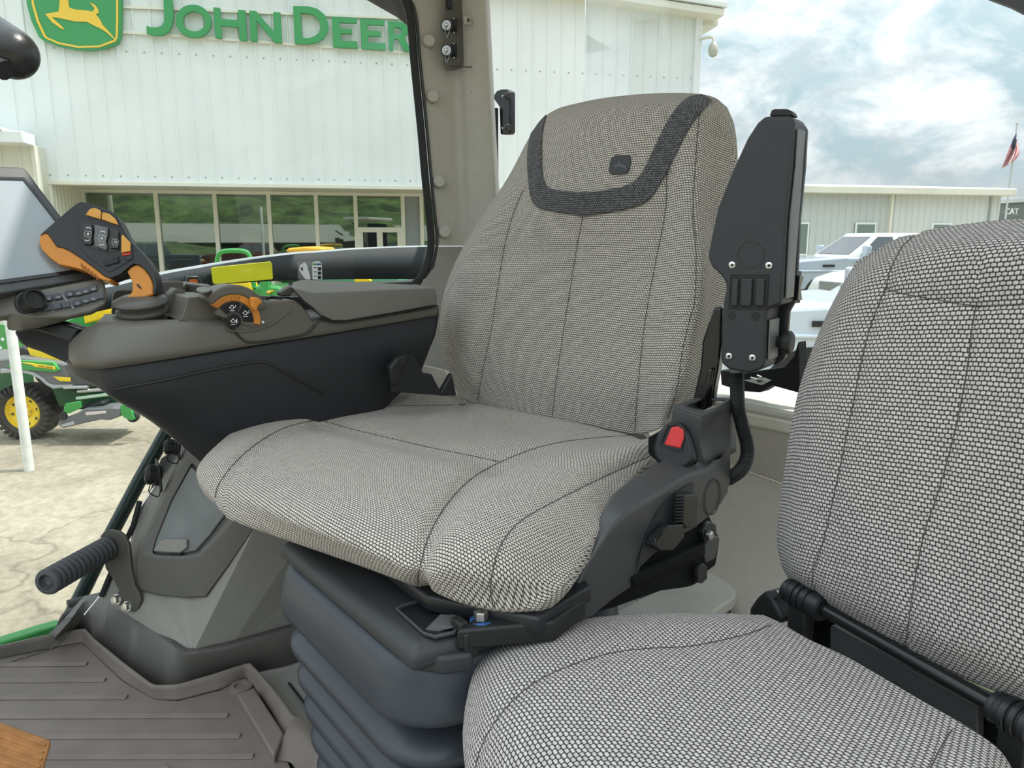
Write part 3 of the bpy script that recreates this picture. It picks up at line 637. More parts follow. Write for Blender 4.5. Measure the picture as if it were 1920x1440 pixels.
# ------------------------------------------------------------------ ride-on mower on the left
mw = thing('ride_on_mower', 'green and yellow ride-on mower with black deck outside the left window', 'mower', KZ(110, 815, GZ))
MD = KZ(50, 820, GZ).dot(LH)/1.0
MPt = LH*MD
def mk(u, v, o=0.0): return KP(u, v, MPt, -LH, o)
wc = mk(50, 772); RW = (mk(50, 821)-wc).length
wc.z = GZ+RW
tr_ = []
MB().lathe(wc+LH*0.20, -LH, [(RW*0.62,-0.02),(RW*0.93,-0.02),(RW*0.985,0.03),(RW*0.985,0.24),(RW*0.93,0.29),(RW*0.75,0.30),(RW*0.62,0.26),(RW*0.62,-0.02)], 40, False).build('tyre', TYRE, mw)
tl = MB()
for k in range(30):
    a = 2*math.pi*k/30; d_ = RT*math.cos(a)+SZ0*math.sin(a); tg = -RT*math.sin(a)+SZ0*math.cos(a)
    tl.box(wc+d_*RW*0.985-LH*0.04, d_, tg, LH, 0.03, 0.034, 0.10)
    tl.box(wc+d_*RW*0.90-LH*0.095, d_, tg, LH, 0.07, 0.026, 0.03)
tag(tl.build('tread_lugs', TYRE, mw, smooth=False), kind='stuff')
ri = MB().lathe(wc+LH*0.10, -LH, [(RW*0.64,0.0),(RW*0.64,0.17),(RW*0.60,0.18),(RW*0.55,0.13),(RW*0.40,0.12),(RW*0.22,0.10),(RW*0.16,0.13),(RW*0.10,0.14),(0.004,0.14)], 36).build('wheel_rim', YEL, mw)
for k in range(8):
    a = 2*math.pi*k/8+0.2; d_ = RT*math.cos(a)+SZ0*math.sin(a); tg = -RT*math.sin(a)+SZ0*math.cos(a); c = wc+d_*RW*0.47-LH*0.028
    MB().prism([c+d_*0.022, c-d_*0.012+tg*0.018, c-d_*0.012-tg*0.018], -LH*0.004).build('rim_hole', RUB, ri)
for k in range(5):
    a = 2*math.pi*k/5; MB().lathe(wc+(RT*math.cos(a)+SZ0*math.sin(a))*RW*0.19-LH*0.015, -LH, [(0.012,0),(0.010,0.012)], 6).build('lug_nut', STL, ri)
def mp(L, m, nm, o=0.0, th=0.05, bv=0.008): return MB().prism([mk(a, b, o) for a, b in L], LH*th).build(nm, m, mw, bevel=bv)
mp([(-60,668),(0,673),(31,669),(58,672),(104,679),(132,684),(186,724),(150,727),(125,727),(99,730),(86,720),(75,709),(60,700),(36,697),(0,700),(-60,712)], MGREY, 'fender_body', 0.20, 0.55, 0.02)
mp([(0,692),(36,691),(62,697),(80,709),(90,719),(100,722),(135,721),(135,726),(99,729),(86,722),(74,711),(58,703),(36,698),(0,700)], mat('mower_trim', (0.42,0.43,0.44), 0.4), 'fender_edge', 0.215, 0.03, 0.006)
mp([(10,688),(33,675),(99,679),(111,694),(104,698),(35,693)], GRN, 'hood_panel', 0.235, 0.05, 0.006)
ys = mp([(35,679),(58,681),(102,687.5),(103,693),(67,688.5),(58,684)], YEL, 'yellow_stripe', 0.245, 0.01, 0.002)
ctr = mk(85, 688, 0.252); rr_ = (mk(100, 690.5, 0.25)-mk(70, 686, 0.25)).normalized()
text_mesh('JOHN DEERE', 0.026, ctr, rr_, SZ0, 0.0, 'stripe_letters', mat('brown_print', (0.25,0.12,0.02), 0.5), mw, 0.001)
mp([(99,706),(132,708),(132,715.6),(112,714.6)], YEL, 'model_tag', 0.235, 0.006, 0.002)
mp([(120,685),(128,684),(186,722),(140,722)], mat('mower_grey_dark', (0.09,0.095,0.10), 0.45), 'side_pod', 0.21, 0.3, 0.01)
mp([(50,652),(56,667),(94,677),(130,683),(118,668),(79,655),(60,650)], YEL, 'seat_plate', 0.10, 0.3, 0.01)
mp([(28,668),(30,655),(38,650),(48,652),(54,667)], PLB, 'seat_back', 0.05, 0.3, 0.02)
mp([(95,726),(230,742),(235,762),(150,768),(110,762)], DGRN, 'chassis', 0.05, 0.45, 0.01)
mp([(106,795),(117,803),(187,787),(206,788),(225,781),(227,766),(205,764),(158,766),(133,781),(112,787)], MGREY, 'mower_deck', 0.30, 0.6, 0.012)
mp([(113,797),(118,801),(140,796),(137,790)], mat('deck_edge', (0.45,0.46,0.47), 0.4), 'deck_bumper', 0.31, 0.02, 0.004)
dc = mp([(160,773),(198,770),(199,775),(161,779)], mat('decal_pale', (0.72,0.60,0.60), 0.5), 'deck_decal', 0.305, 0.004, 0.001)
mp([(150,762),(190,752),(195,760),(180,768),(155,770)], PLB, 'pulley_cover', 0.22, 0.2, 0.02)
mp([(225,760),(240,757),(252,786),(246,789),(232,783),(226,776)], GRN, 'caster_fork', 0.30, 0.05, 0.006)
mp([(122,757),(150,752),(152,765),(128,776),(118,772)], GRN, 'deck_bracket', 0.30, 0.04, 0.006)
for a, b in (((144,747),(222,737)), ((146,734),(200,730)), ((120,727),(165,726))):
    MB().tube([mk(*a, 0.26), mk(*b, 0.26)], 0.018, 8).build('link_arm', STL if b[0] != 222 else mat('pale_green_bar', (0.45,0.6,0.45), 0.4), mw)
MB().lathe(mk(250, 781, 0.24), -LH, [(0.02,-0.03),(0.055,-0.03),(0.06,0.0),(0.055,0.03),(0.02,0.03)], 20).build('caster_wheel', TYRE, mw)
MB().lathe(mk(118, 780, 0.30), -LH, [(0.02,-0.02),(0.04,-0.02),(0.04,0.02),(0.02,0.02)], 16).build('gauge_wheel', TYRE, mw)
# white pole
pb_ = KZ(55, 882, GZ); pt = KP(3, 560, V((pb_.x, pb_.y, 0)), -LH); pt = V((pb_.x, pb_.y, 1.4))
wpole = MB().lathe(pb_, (0,0,1), [(0.043,0),(0.043,3.2),(0.03,3.22)], 16).build('white_pole', POLE, None); tag(wpole, 'scuffed white steel pole standing on the yard by the mower', 'pole')
# second machine behind: green drilled plate, green body, yellow hood
gm = thing('green_implement', 'green implement frame with drilled plate standing behind the mower', 'implement', KZ(10, 700, GZ))
GM = LH*(MD+1.6)
def gk(u, v, o=0.0): return KP(u, v, GM, -LH, o)
pts_ = [(-40,600),(10,610),(30,628),(46,640),(36,668),(10,678),(-40,680)]
MB().prism([gk(a, b) for a, b in pts_], LH*0.03).build('drilled_plate', GRN, gm, bevel=0.006)
for a, b in ((5,636),(1,652),(8,665),(22,640),(-12,644)): MB().lathe(gk(a, b, 0.004), -LH, [(0.022,0),(0.022,0.002)], 14).build('plate_hole', SIDE, gm)
MB().prism([gk(a, b, -0.2) for a, b in [(-60,676),(40,670),(60,690),(-60,720)]], LH*0.3).build('frame', DGRN, gm, bevel=0.01)
MB().box(V((gk(10,690).x, gk(10,690).y, GZ+0.28)), RT, LH, SZ0, 0.5, 0.3, 0.56).build('stand', DGRN, gm)
um = thing('utility_vehicle', 'green and yellow utility vehicle beyond the keypad', 'vehicle', KZ(160, 700, GZ))
UM = LH*(MD+2.6)
def uk(u, v, o=0.0): return KP(u, v, UM, -LH, o)
MB().prism([uk(a, b) for a, b in [(95,640),(110,608),(124,600),(155,585),(170,600),(175,660),(100,670)]], LH*0.8).build('body', GRN, um, bevel=0.03)
MB().prism([uk(a, b, 0.05) for a, b in [(155,588),(190,572),(200,580),(196,596),(158,608)]], LH*0.7).build('yellow_seat', YEL, um, bevel=0.02)
for a in (105, 165): MB().lathe(V((uk(a,660).x, uk(a,660).y, GZ+0.30)), -LH, [(0.1,-0.1),(0.28,-0.1),(0.30,-0.05),(0.30,0.08),(0.28,0.12),(0.1,0.12)], 24, False).build('tyre', TYRE, um)
MB().prism([uk(a, b, -0.2) for a, b in [(100,655),(175,650),(175,690),(100,690)]], LH*0.5).build('chassis', DGRN, um)
# machines seen over the fender
cn = thing('compact_loader', 'yellow canopy and green roll bar machine parked before the storefront', 'vehicle', V((KD(480,560,11.3).x, KD(480,560,11.3).y, GZ)))
CM = LH*11.2
def ck_(u, v, o=0.0): return KP(u, v, CM, -LH, o)
MB().tube(spline([ck_(402,540), ck_(406,500), ck_(409,480), ck_(417,472), ck_(440,470), ck_(460,472), ck_(468,480), ck_(473,500), ck_(476,540)], 40), 0.035, 10).build('roll_bar', GRN, cn)
MB().prism([ck_(a, b, -0.1) for a, b in [(534,470),(542,465),(570,462.5),(600,464),(607,468),(600,473),(560,474),(540,473)]], LH*0.8).build('canopy', mat('canopy_yellow', (0.80,0.42,0.03), 0.4), cn, bevel=0.03)
MB().prism([ck_(a, b, 0.0) for a, b in [(390,540),(520,536),(560,560),(560,600),(390,600)]], LH*0.9).build('body', GRN, cn, bevel=0.04)
MB().tube([ck_(545,470,-0.2), ck_(545,560,-0.2)], 0.03, 8).build('canopy_post', PLB, cn)
MB().prism([ck_(a, b, 0.05) for a, b in [(430,530),(468,526),(474,545),(430,548)]], LH*0.3).build('yellow_seat', YEL, cn, bevel=0.02)
MB().prism([ck_(a, b, 0.06) for a, b in [(487,522),(504,522),(505,556),(488,556)]], LH*0.1).build('green_post', GRN, cn, bevel=0.01)
for a in (410, 540): MB().lathe(V((ck_(a,600).x, ck_(a,600).y, GZ+0.35)), -LH, [(0.15,-0.1),(0.33,-0.1),(0.35,-0.05),(0.35,0.1),(0.33,0.14),(0.15,0.14)], 24, False).build('tyre', TYRE, cn)
MB().box(V((ck_(470,600).x, ck_(470,600).y, GZ+0.5))+LH*0.4, RT, LH, SZ0, 1.1, 0.6, 0.5).build('chassis', DGRN, cn)
rm = thing('row_mower', 'low green machine with yellow hood parked near the storefront door', 'vehicle', V((KD(690,560,12.2).x, KD(690,560,12.2).y, GZ)))
RM = LH*12.2
def rk_(u, v, o=0.0): return KP(u, v, RM, -LH, o)
MB().prism([rk_(a, b) for a, b in [(590,520),(620,503),(660,498),(700,502),(740,514),(752,522),(752,560),(590,560)]], LH*0.9).build('body', mat('faded_green', (0.09,0.30,0.17), 0.4), rm, bevel=0.05, seg=3)
MB().prism([rk_(a, b, 0.1) for a, b in [(664,522),(690,519),(697,528),(664,530)]], LH*0.2).build('hood', YEL, rm, bevel=0.02)
for a in (610, 735): MB().lathe(V((rk_(a,600).x, rk_(a,600).y, GZ+0.35)), -LH, [(0.15,-0.1),(0.33,-0.1),(0.35,-0.05),(0.35,0.1),(0.33,0.14),(0.15,0.14)], 24, False).build('tyre', TYRE, rm)
MB().box(V((rk_(670,600).x, rk_(670,600).y, GZ+0.55))+LH*0.4, RT, LH, SZ0, 1.2, 0.6, 0.6).build('chassis', DGRN, rm)
# ------------------------------------------------------------------ tractor body under the cab
tc_ = thing('tractor_chassis', 'dark tractor chassis and big rear wheels carrying the cab', 'tractor', (-0.85, 1.2, GZ))
MB().box((-0.85, 0.9, -1.25), (1,0,0), (0,1,0), SZ0, 0.7, 3.4, 0.66).build('frame', DGRN, tc_, bevel=0.05)
for x in (-2.05, 0.35):
    MB().lathe((x-0.22, 1.75, GZ+0.80), (1,0,0), [(0.40,0.02),(0.74,0.0),(0.80,0.06),(0.80,0.38),(0.74,0.44),(0.40,0.42)], 40, False).build('rear_tyre', TYRE, tc_)
    MB().lathe((x-0.22, 1.75, GZ+0.80), (1,0,0), [(0.42,0.05),(0.42,0.39),(0.30,0.36),(0.15,0.36),(0.02,0.36)], 30).build('rear_rim', YEL, tc_)
MB().cyl((-2.0,1.75,GZ+0.8), (0.3,1.75,GZ+0.8), 0.12, 16).build('axle', DGRN, tc_)
MB().box((-2.22, 1.3, -0.34), (1,0,0), (0,1,0), SZ0, 0.10, 0.6, 0.40).build('fender_bracket', PLB, tc_)
# ================================================================== CAB SHELL
FZ = -0.855
WX = -1.70
fl = MB().prism([V((-1.78,-0.45,FZ-0.03)), V((0.25,-0.45,FZ-0.03)), V((0.25,1.3,FZ-0.03)), V((-1.78,1.3,FZ-0.03))], (0,0,0.03)).build('floor', TRIM, None, smooth=False)
tag(fl, 'grey cab floor under the mat and seats', kind='structure')
MB().tube([KZ(542,1281,FZ+.002), KZ(579,1329,FZ+.002)], 0.0025, 6).build('floor_slot', RUB, fl)
# roof, unseen: front left open for skylight, left side widened against sun
rf = MB().prism([V((-1.80,0.60,0.84)), V((0.50,0.60,0.84)), V((0.50,1.80,0.84)), V((-1.80,1.80,0.84))], (0,0,0.12)).build('ceiling', mat('headliner', (0.62,0.61,0.57), 0.8), None, bevel=0.03)
MB().prism([KX(a, b, -1.98) for a, b in [(640,-32),(700,0),(752,30),(772,46),(775,28),(745,-32)]], (-0.02,0,0.0)).build('roof_visor', RUB, rf)
tag(rf, 'pale cab roof lining above the seats', kind='structure')
# right wall below the window: three facets
def q(u, v, x): return KX(u, v, x)
b0, b1, b2, b3 = q(187,1120,-1.71), q(360,1228,-1.40), q(428,1218,-1.385), q(640,1160,-1.36)
t0, t1, t2, t3 = q(341,833,-1.71), q(505,935,-1.35), q(590,975,-1.335), q(760,950,-1.33)
e1, e2, e3, e4 = q(201,1083,-1.71), q(245,1013,-1.71), q(254,967,-1.71), q(280,923,-1.71)
e5 = q(302,860,-1.71)
mb = MB()
mb.add([b0, e1, e2, e3, e4, e5, t0, t1, b1], [(0,8,7,6,5,4,3,2,1)])
mb.add([b1, t1, t2, b2], [(0,3,2,1)]); mb.add([b2, t2, t3, b3], [(0,3,2,1)])
mb.add([t0, t1, t2, t3, V((WX,1.1,t3.z)), V((WX,0.6,t0.z))], [(0,1,2,3,4,5)])
wr = mb.build('wall_right', TRIM, None, smooth=False); tag(wr, 'grey lower right cab wall with storage pocket', kind='structure')
bv_ = wr.modifiers.new('b', 'BEVEL'); bv_.width = 0.012; bv_.segments = 3; bv_.limit_method = 'ANGLE'
NA = (b1-b0).cross(t1-b0).normalized(); NA = NA if NA.dot(b1) < 0 else -NA
PA = (b0+b1+t1)/3
def pa(u, v, o=0.0): return KP(u, v, PA, NA, o)
# storage pocket: moulded surround, door, latch
base = [(254,1089),(258,1108),(300,1118),(345,1122),(385,1121),(430,1060),(478,990),(440,930),(349,832),(300,935),(262,1028)]
topl = [(265,1032),(269,1041),(300,1048),(342,1048),(374,1044),(408,1010),(446,968),(424,920),(353,842),(306,938),(272,1006)]
inl = [(286,1034),(289,1039),(305,1041),(345,1041),(372,1037),(400,1008),(432,968),(414,920),(360,868),(322,938),(293,1010)]
L0 = [pa(a, b, 0.0) for a, b in base]; L1 = [pa(a, b, 0.030) for a, b in topl]; L2 = [pa(a, b, 0.026) for a, b in inl]; L3 = [pa(a, b, 0.016) for a, b in inl]
pk = MB().loft([L0, L1, L2, L3]).build('pocket_surround', TRIMD, wr, bevel=0.004, seg=2)
DOORM = mat('pocket_door', (0.20,0.215,0.215), 0.5, noise=0.15, nscale=12)
MB().prism([pa(a, b, 0.017) for a, b in [(291,1034),(298,1008),(327,938),(362,876),(409,922),(424,966),(396,1004),(370,1033),(345,1037),(307,1037)]], NA*0.006).build('pocket_door', DOORM, wr, bevel=0.002)
MB().prism([pa(a, b, 0.023) for a, b in [(292,1034),(306,1014),(316,1011),(354,1011),(355,1027),(342,1037),(322,1036)]], NA*0.008).build('pocket_latch', TRIM, wr, bevel=0.003, seg=3)
MB().prism([pa(a, b, 0.024) for a, b in [(320,1037),(342,1036),(340,1041),(322,1041)]], NA*0.003).build('latch_slot', RUB, wr)
# upper ledge carrying the sockets
def sock(u, v, r, nm):
    c = pa(u, v, 0.028); ax = (NA*0.5+V((0.0,-0.55,0.15))-RT*0.55).normalized()
    t = thing(nm, 'black capped round socket with chain, %s on the right wall ledge' % ('upper' if v < 860 else 'lower'), 'socket', c)
    MB().lathe(c, ax, [(r*1.15,-0.012),(r*1.15,-0.002),(r*0.95,0.0),(r,0.012),(r*0.86,0.016)], 20).build('socket_body', RUB, t)
    MB().lathe(c+ax*0.016, ax, [(r*0.72,0.0),(r*0.72,0.002),(r*0.45,0.002),(r*0.45,0.0005)], 20).build('cap_face', PLD, t)
    for k in range(8):
        a = 2*math.pi*k/8; e_ = ax.orthogonal().normalized(); g_ = ax.cross(e_)
        MB().box(c+ax*0.008+(e_*math.cos(a)+g_*math.sin(a))*r, ax, (e_*math.cos(a)+g_*math.sin(a)), e_*-math.sin(a)+g_*math.cos(a), 0.012, 0.003, 0.004).build('cap_rib', PLB, t)
    MB().box(c-ax*0.008, ax, SZ0, ax.cross(SZ0), 0.004, r*3, r*3).build('flange', RUB, t, bevel=0.002)
    P = spline([c+ax*0.01-SZ0*r, c-SZ0*(r*2.0)+ax*0.014, c-SZ0*(r*2.4)-ax*0.004, c-SZ0*r*1.0-ax*0.01], 24)
    MB().tube(P, 0.0013, 6).build('cap_tether', RUB, t)
SZ0 = V((0,0,1))
sock(325, 838, 0.015, 'round_socket'); sock(290, 890, 0.020, 'round_socket')
# sill plinth along the wall foot
Tt = [(100,1196,-.80),(113,1183,-.79),(160,1129,-.785),(197,1120,-.785),(253,1158,-.785),(347,1230,-.785),(425,1218,-.785),(545,1183,-.785),(680,1140,-.785)]
Tb = [(106,1200,-.85),(116,1192,-.85),(162,1184,-.85),(187,1213,-.85),(240,1255,-.85),(318,1298,-.85),(420,1270,-.85),(540,1246,-.85),(680,1195,-.85)]
Ti = [(96,1190,-.80),(110,1178,-.79),(158,1122,-.785),(197,1113,-.785),(257,1152,-.785),(349,1222,-.785),(424,1210,-.785),(543,1176,-.785),(680,1133,-.785)]
mb = MB().grid([polyline([KZ(*p) for p in r], 60) for r in (Ti, Tt, Tb)])
si = mb.build('trim_1', TRIMD, None, angle=50); tag(si, 'dark plastic sill plinth along the wall foot', kind='structure')
sm = si.modifiers.new('t', 'SOLIDIFY'); sm.thickness = 0.006; sm.offset = -1
# side window: glass, seal, frit edge
def wx(u, v, x=WX): return KX(u, v, x)
gl = MB().prism([wx(-700,-200), wx(745,-260), wx(772,30), wx(790,250), wx(806,430), wx(808,460), wx(800,495), wx(780,530), wx(560,620), wx(341,835), wx(254,967), wx(190,1115), wx(120,1200), wx(-300,1500)], (-0.006,0,0)).build('window_1', PANE, None, smooth=False)
tag(gl, 'right side cab window glass', kind='structure')
seal = [(742,-120),(752,-20),(762,5),(770,40),(776,110),(783,180),(790,250),(797,330),(804,400),(808,440),(808,462),(803,488),(793,512),(780,530),(740,560)]
P = spline([wx(a, b, WX+0.012) for a, b in seal], 60)
MB().tube(P, 0.0105, 8).build('window_seal', RUB, gl)
P2 = spline([wx(a+11, b, WX+0.014) for a, b in seal[:13]], 60)
MB().tube(P2, 0.0045, 8).build('seal_lip', PLG, gl)
P3 = [wx(a, b, WX+0.004) for a, b in [(262,940),(250,985),(212,1065),(190,1118)]]
MB().tube(P3, 0.006, 8).build('window_seal', RUB, gl)
# printed stickers on the glass
st = thing('window_sticker', 'small clear window sticker with white printed pictogram and label', 'sticker', wx(583, 508, WX+0.001))
GLS = special('clear_film', lambda t: (lambda tr, gl_, m: (t.links.new(tr.outputs[0], m.inputs[1]), t.links.new(gl_.outputs[0], m.inputs[2]), m.outputs[0])[2])(nn(t, 'ShaderNodeBsdfTransparent'), nn(t, 'ShaderNodeBsdfDiffuse'), nn(t, 'ShaderNodeMixShader', Fac=0.12)))
MB().prism([wx(a, b, WX+0.0005) for a, b in [(557,490),(602,490),(604,524),(559,524)]], (0.0005,0,0)).build('film', GLS, st)
MB().prism([wx(a, b, WX+0.0015) for a, b in [(562,497),(571,492),(576,497),(577,504),(581,516),(582,524),(573,524),(566,515),(561,507)]], (0.0005,0,0)).build('white_print', WHT, st)
MB().prism([wx(a, b, WX+0.0022) for a, b in [(564,503),(567,500),(568,508),(566,508)]], (0.0005,0,0)).build('black_print', RUB, st)
MB().prism([wx(a, b, WX+0.0015) for a, b in [(585,493),(590,490),(599,490),(603,494),(604,524),(586,524)]], (0.0005,0,0)).build('white_print', WHT, st)
MB().prism([wx(a, b, WX+0.0022) for a, b in [(586,494),(592,494),(592,497),(586,497)]], (0.0005,0,0)).build('green_print', GRN, st)
MB().prism([wx(a, b, WX+0.0022) for a, b in [(593,494),(602,494),(602,497),(593,497)]], (0.0005,0,0)).build('blue_print', mat('print_blue', (0.03,0.08,0.4), 0.5), st)
for k in range(3):
    MB().prism([wx(a, b, WX+0.0022) for a, b in [(596,501+k*8),(602,501+k*8),(602,507+k*8),(596,507+k*8)]], (0.0005,0,0)).build('black_print', RUB, st)
    MB().prism([wx(a, b, WX+0.0022) for a, b in [(588,501+k*8),(594,501+k*8),(594,502+k*8),(588,502+k*8)]], (0.0005,0,0)).build('black_print', RUB, st)
# C pillar (trim): flange + rounded inner face + return
PX = WX+0.02
pil = [
 [(757,-60),(772,0),(782,80),(789,180),(798,290),(808,380),(816,430),(822,461)],
 [(800,-60),(806,0),(820,80),(833,180),(841,290),(848,380),(851,430),(853,461)],
]
def prow(L, x): return [q(a, b, x) for a, b in L]
r0 = prow([(760,-60),(775,0),(787,80),(794,180),(803,290),(811,380),(817,430),(822,461)], -1.690)
r1 = prow([(805,-60),(812,0),(822,80),(834,180),(843,290),(850,380),(853,430),(856,461)], -1.680)
r2 = prow([(845,-60),(850,0),(854,80),(858,180),(863,290),(867,380),(870,430),(873,461)], -1.672)
r3 = prow([(868,-60),(872,0),(875,80),(877,180),(882,290),(886,380),(889,430),(892,461)], -1.640)
r4 = prow([(900,-60),(904,0),(908,80),(913,180),(919,290),(924,380),(927,430),(930,461)], -1.600)
r5 = prow([(910,-60),(913,0),(917,80),(922,180),(928,290),(933,380),(936,430),(939,461)], -1.605)
r6 = [p+V((-0.05,0.05,0)) for p in r5]
Gp = [[spline(r, 24)[i] for r in (r0, r1, r2, r3, r4, r5, r6)] for i in range(24)]
Gp = [spline(r, 40) for r in Gp]
pl = MB().grid(Gp).build('wall_pillar', PILL, None); tag(pl, 'beige rear corner pillar trim with round plugs', kind='structure')
for u, v in ((803,78),(810,182),(822,341),(832,435)):
    c = q(u, v, -1.684); ax = V((0.93,-0.35,0.05)).normalized()
    MB().lathe(c-ax*0.004, ax, [(0.0165,0),(0.0165,0.013),(0.0155,0.017),(0.0135,0.019)], 26).build('round_plug', PILL, pl)
for u, v in ((899,44),(911,44),(887,173),(901,174),(897,382)):
    MB().box(q(u, v, -1.630), V((0.55,0.83,0)), SZ0, V((0.83,-0.55,0)), 0.009, 0.008, 0.004).build('slot', RUB, pl)
# lower rear corner panel under the pillar
mb = MB(); lo = [(821,466),(853,464),(930,462)]
G2 = [prow([(822,463),(860,463),(940,463)], -1.67), prow([(815,500),(852,520),(940,520)], -1.66), prow([(790,532),(840,570),(940,580)], -1.64), prow([(770,600),(830,640),(940,660)], -1.62), prow([(760,760),(830,780),(940,790)], -1.55)]
lp = MB().grid([spline(r, 16) for r in G2]).build('trim_2', TRIM, None); tag(lp, 'grey corner panel below the pillar', kind='structure')
MB().prism([q(a, b, -1.50) for a, b in [(790,683),(835,693),(850,740),(780,745)]], V((-0.05,0.06,-0.02))).build('shelf_step', PILL, lp, bevel=0.004)
# recessed switch panel with key sockets high on the pillar
hp_ = MB().prism([q(a, b, -1.652) for a, b in [(838,-60),(835,0),(833,60),(831,118),(836,132),(850,133),(866,128),(870,118),(872,60),(874,0),(874,-60)]], V((0.002,-0.001,0))).build('socket_recess', TRIMD, pl, bevel=0.0008)
lines = [(888,-40),(888,0),(890,60),(891,118),(888,125),(878,126),(845,124)]
MB().tube([q(a, b, -1.628) for a, b in lines], 0.0012, 6).build('panel_gap', RUB, pl)
MB().prism([q(a, b, -1.627) for a, b in [(869,30),(884,31),(885,48),(870,46)]], V((0.004,-0.003,0))).build('latch_tile', PILL, pl, bevel=0.001)
MB().lathe(q(878,38,-1.622), V((0.8,-0.6,0)), [(0.0045,0),(0.0045,0.0015)], 16).build('tile_screw', PLG, pl)
MB().prism([q(a, b, -1.645) for a, b in [(838,-30),(850,-30),(848,18),(840,19)]], V((0.012,-0.009,0))).build('toggle_switch', RUB, pl, bevel=0.002)
for v in (48, 95):
    ks = thing('key_socket', 'black key socket with chrome face and bead chain, %s on the pillar' % ('upper one' if v < 60 else 'lower one'), 'socket', q(838, v, -1.64))
    ax = V((0.60,-0.80,0.0)).normalized(); c = q(838, v, -1.635)
    MB().box(q(850, v, -1.648), SZ0, V((0.8,0.6,0)), ax, 0.034, 0.020, 0.004).build('base_plate', RUB, ks, bevel=0.001)
    MB().lathe(c, ax, [(0.013,-0.012),(0.013,-0.002),(0.0155,0.0),(0.0155,0.003),(0.0145,0.004)], 24).build('socket_body', RUB, ks)
    MB().lathe(c, ax, [(0.0125,0.004),(0.012,0.0048),(0.006,0.005)], 24).build('chrome_face', STL, ks)
    MB().lathe(c, ax, [(0.0035,0.005),(0.0045,0.007),(0.003,0.0095),(0.0008,0.0102)], 14).build('key_stud', CHR, ks)
    for dz in (-1, 1): MB().lathe(q(851, v+dz*13, -1.645), ax, [(0.0025,0),(0.0022,0.002),(0.0005,0.0028)], 10).build('plate_screw', CHR, ks)
    P = spline([c+ax*0.008, c+ax*0.010-SZ0*0.012+V((-.003,0,0)), c+ax*0.006-SZ0*0.030, c+ax*0.004-SZ0*0.016+V((.006,.003,0)), c+ax*0.002-SZ0*0.008+V((.008,.004,0))], 46)
    bd_ = MB()
    for p in P: bd_.lathe(p, SZ0, [(0.0002,-0.0011),(0.0011,0),(0.0002,0.0011)], 6)
    tag(bd_.build('bead_chain', CHR, ks), kind='stuff')
# rear deck, riser, sunlit shelf outside, platform
RY = 1.52
dk = MB().prism([KY(1250,835,RY), KY(1371,871,RY), KY(1466,905,RY), KY(1750,1000,RY), KZ(1620,1330,-.70), KZ(1480,1260,-.70), KZ(1335,1180,-.70), KZ(1200,1110,-.70)], (0,0,-0.02)).build('floor_rear_deck', TRIML, None, bevel=0.004); tag(dk, 'grey-beige rear deck floor behind the seats', kind='structure')
MB().prism([KZ(u, v, -.672) for u, v in [(1375,1082),(1398,1080),(1450,1118),(1440,1130),(1400,1128)]], (0,0,-0.02)).build('deck_boss', TRIML, dk, bevel=0.006)
rw = MB().prism([KY(1250,842,RY), KY(1371,873,RY), KY(1466,907,RY), KY(1760,1005,RY), KY(1760,845,RY), KY(1480,783,RY), KY(1392,764,RY), KY(1250,732,RY)], (0,0.03,0)).build('wall_rear', TRIML, None, bevel=0.003); tag(rw, 'low grey rear wall step below the back window', kind='structure')
zs_ = KY(1430, 779, RY).z
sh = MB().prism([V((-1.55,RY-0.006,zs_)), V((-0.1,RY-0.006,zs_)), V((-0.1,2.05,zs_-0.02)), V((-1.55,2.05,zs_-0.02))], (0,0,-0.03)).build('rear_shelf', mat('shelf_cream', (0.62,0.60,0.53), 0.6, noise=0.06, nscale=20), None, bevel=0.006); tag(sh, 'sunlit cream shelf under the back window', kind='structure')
MB().prism([KY(u, v, 1.66) for u, v in [(1350,694),(1393,700),(1470,688),(1488,668),(1496,640),(1498,668),(1498,737),(1447,723),(1425,736),(1393,734),(1352,722)]], (0,0.04,0)).build('window_latch_housing', RUBM, sh, bevel=0.003)
MB().prism([KY(u, v, 1.655) for u, v in [(1394,713),(1432,708),(1446,713),(1428,722)]], (0,0.002,0)).build('latch_plate', WHT, sh)
MB().prism([KY(u, v, 1.652) for u, v in [(1417,714),(1424,713),(1432,715),(1422,717)]], (0,0.002,0)).build('latch_hole', RUB, sh)
MB().tube([KY(1408,708,1.65), KY(1420,711,1.65), KY(1427,706,1.65), KY(1420,704,1.65)], 0.0025, 6).build('latch_wire', WHT, sh)
MB().prism([KY(u, v, 1.67) for u, v in [(1498,737),(1498,728),(1700,775),(1700,786)]], (0,0.03,0)).build('window_sill_bar', GLB, sh)
pf = MB().prism([KZ(u, v, -.635) for u, v in [(1150,1150),(1200,1122),(1323,1068),(1345,1080),(1368,1094),(1379,1104),(1381,1112),(1375,1122),(1334,1150),(1250,1195),(1150,1240)]], (0,0,-0.022)).build('seat_platform', SHELF, None, bevel=0.004, seg=3)
tag(pf, 'pale plate under the rear of the operator seat', 'plate')
MB().prism([p-V((0,0,0.022)) for p in [KZ(u, v, -.635) for u, v in [(1160,1150),(1320,1075),(1370,1100),(1372,1115),(1330,1145),(1160,1230)]]], (0,0,-0.20)).build('plate_base', PLB, pf)
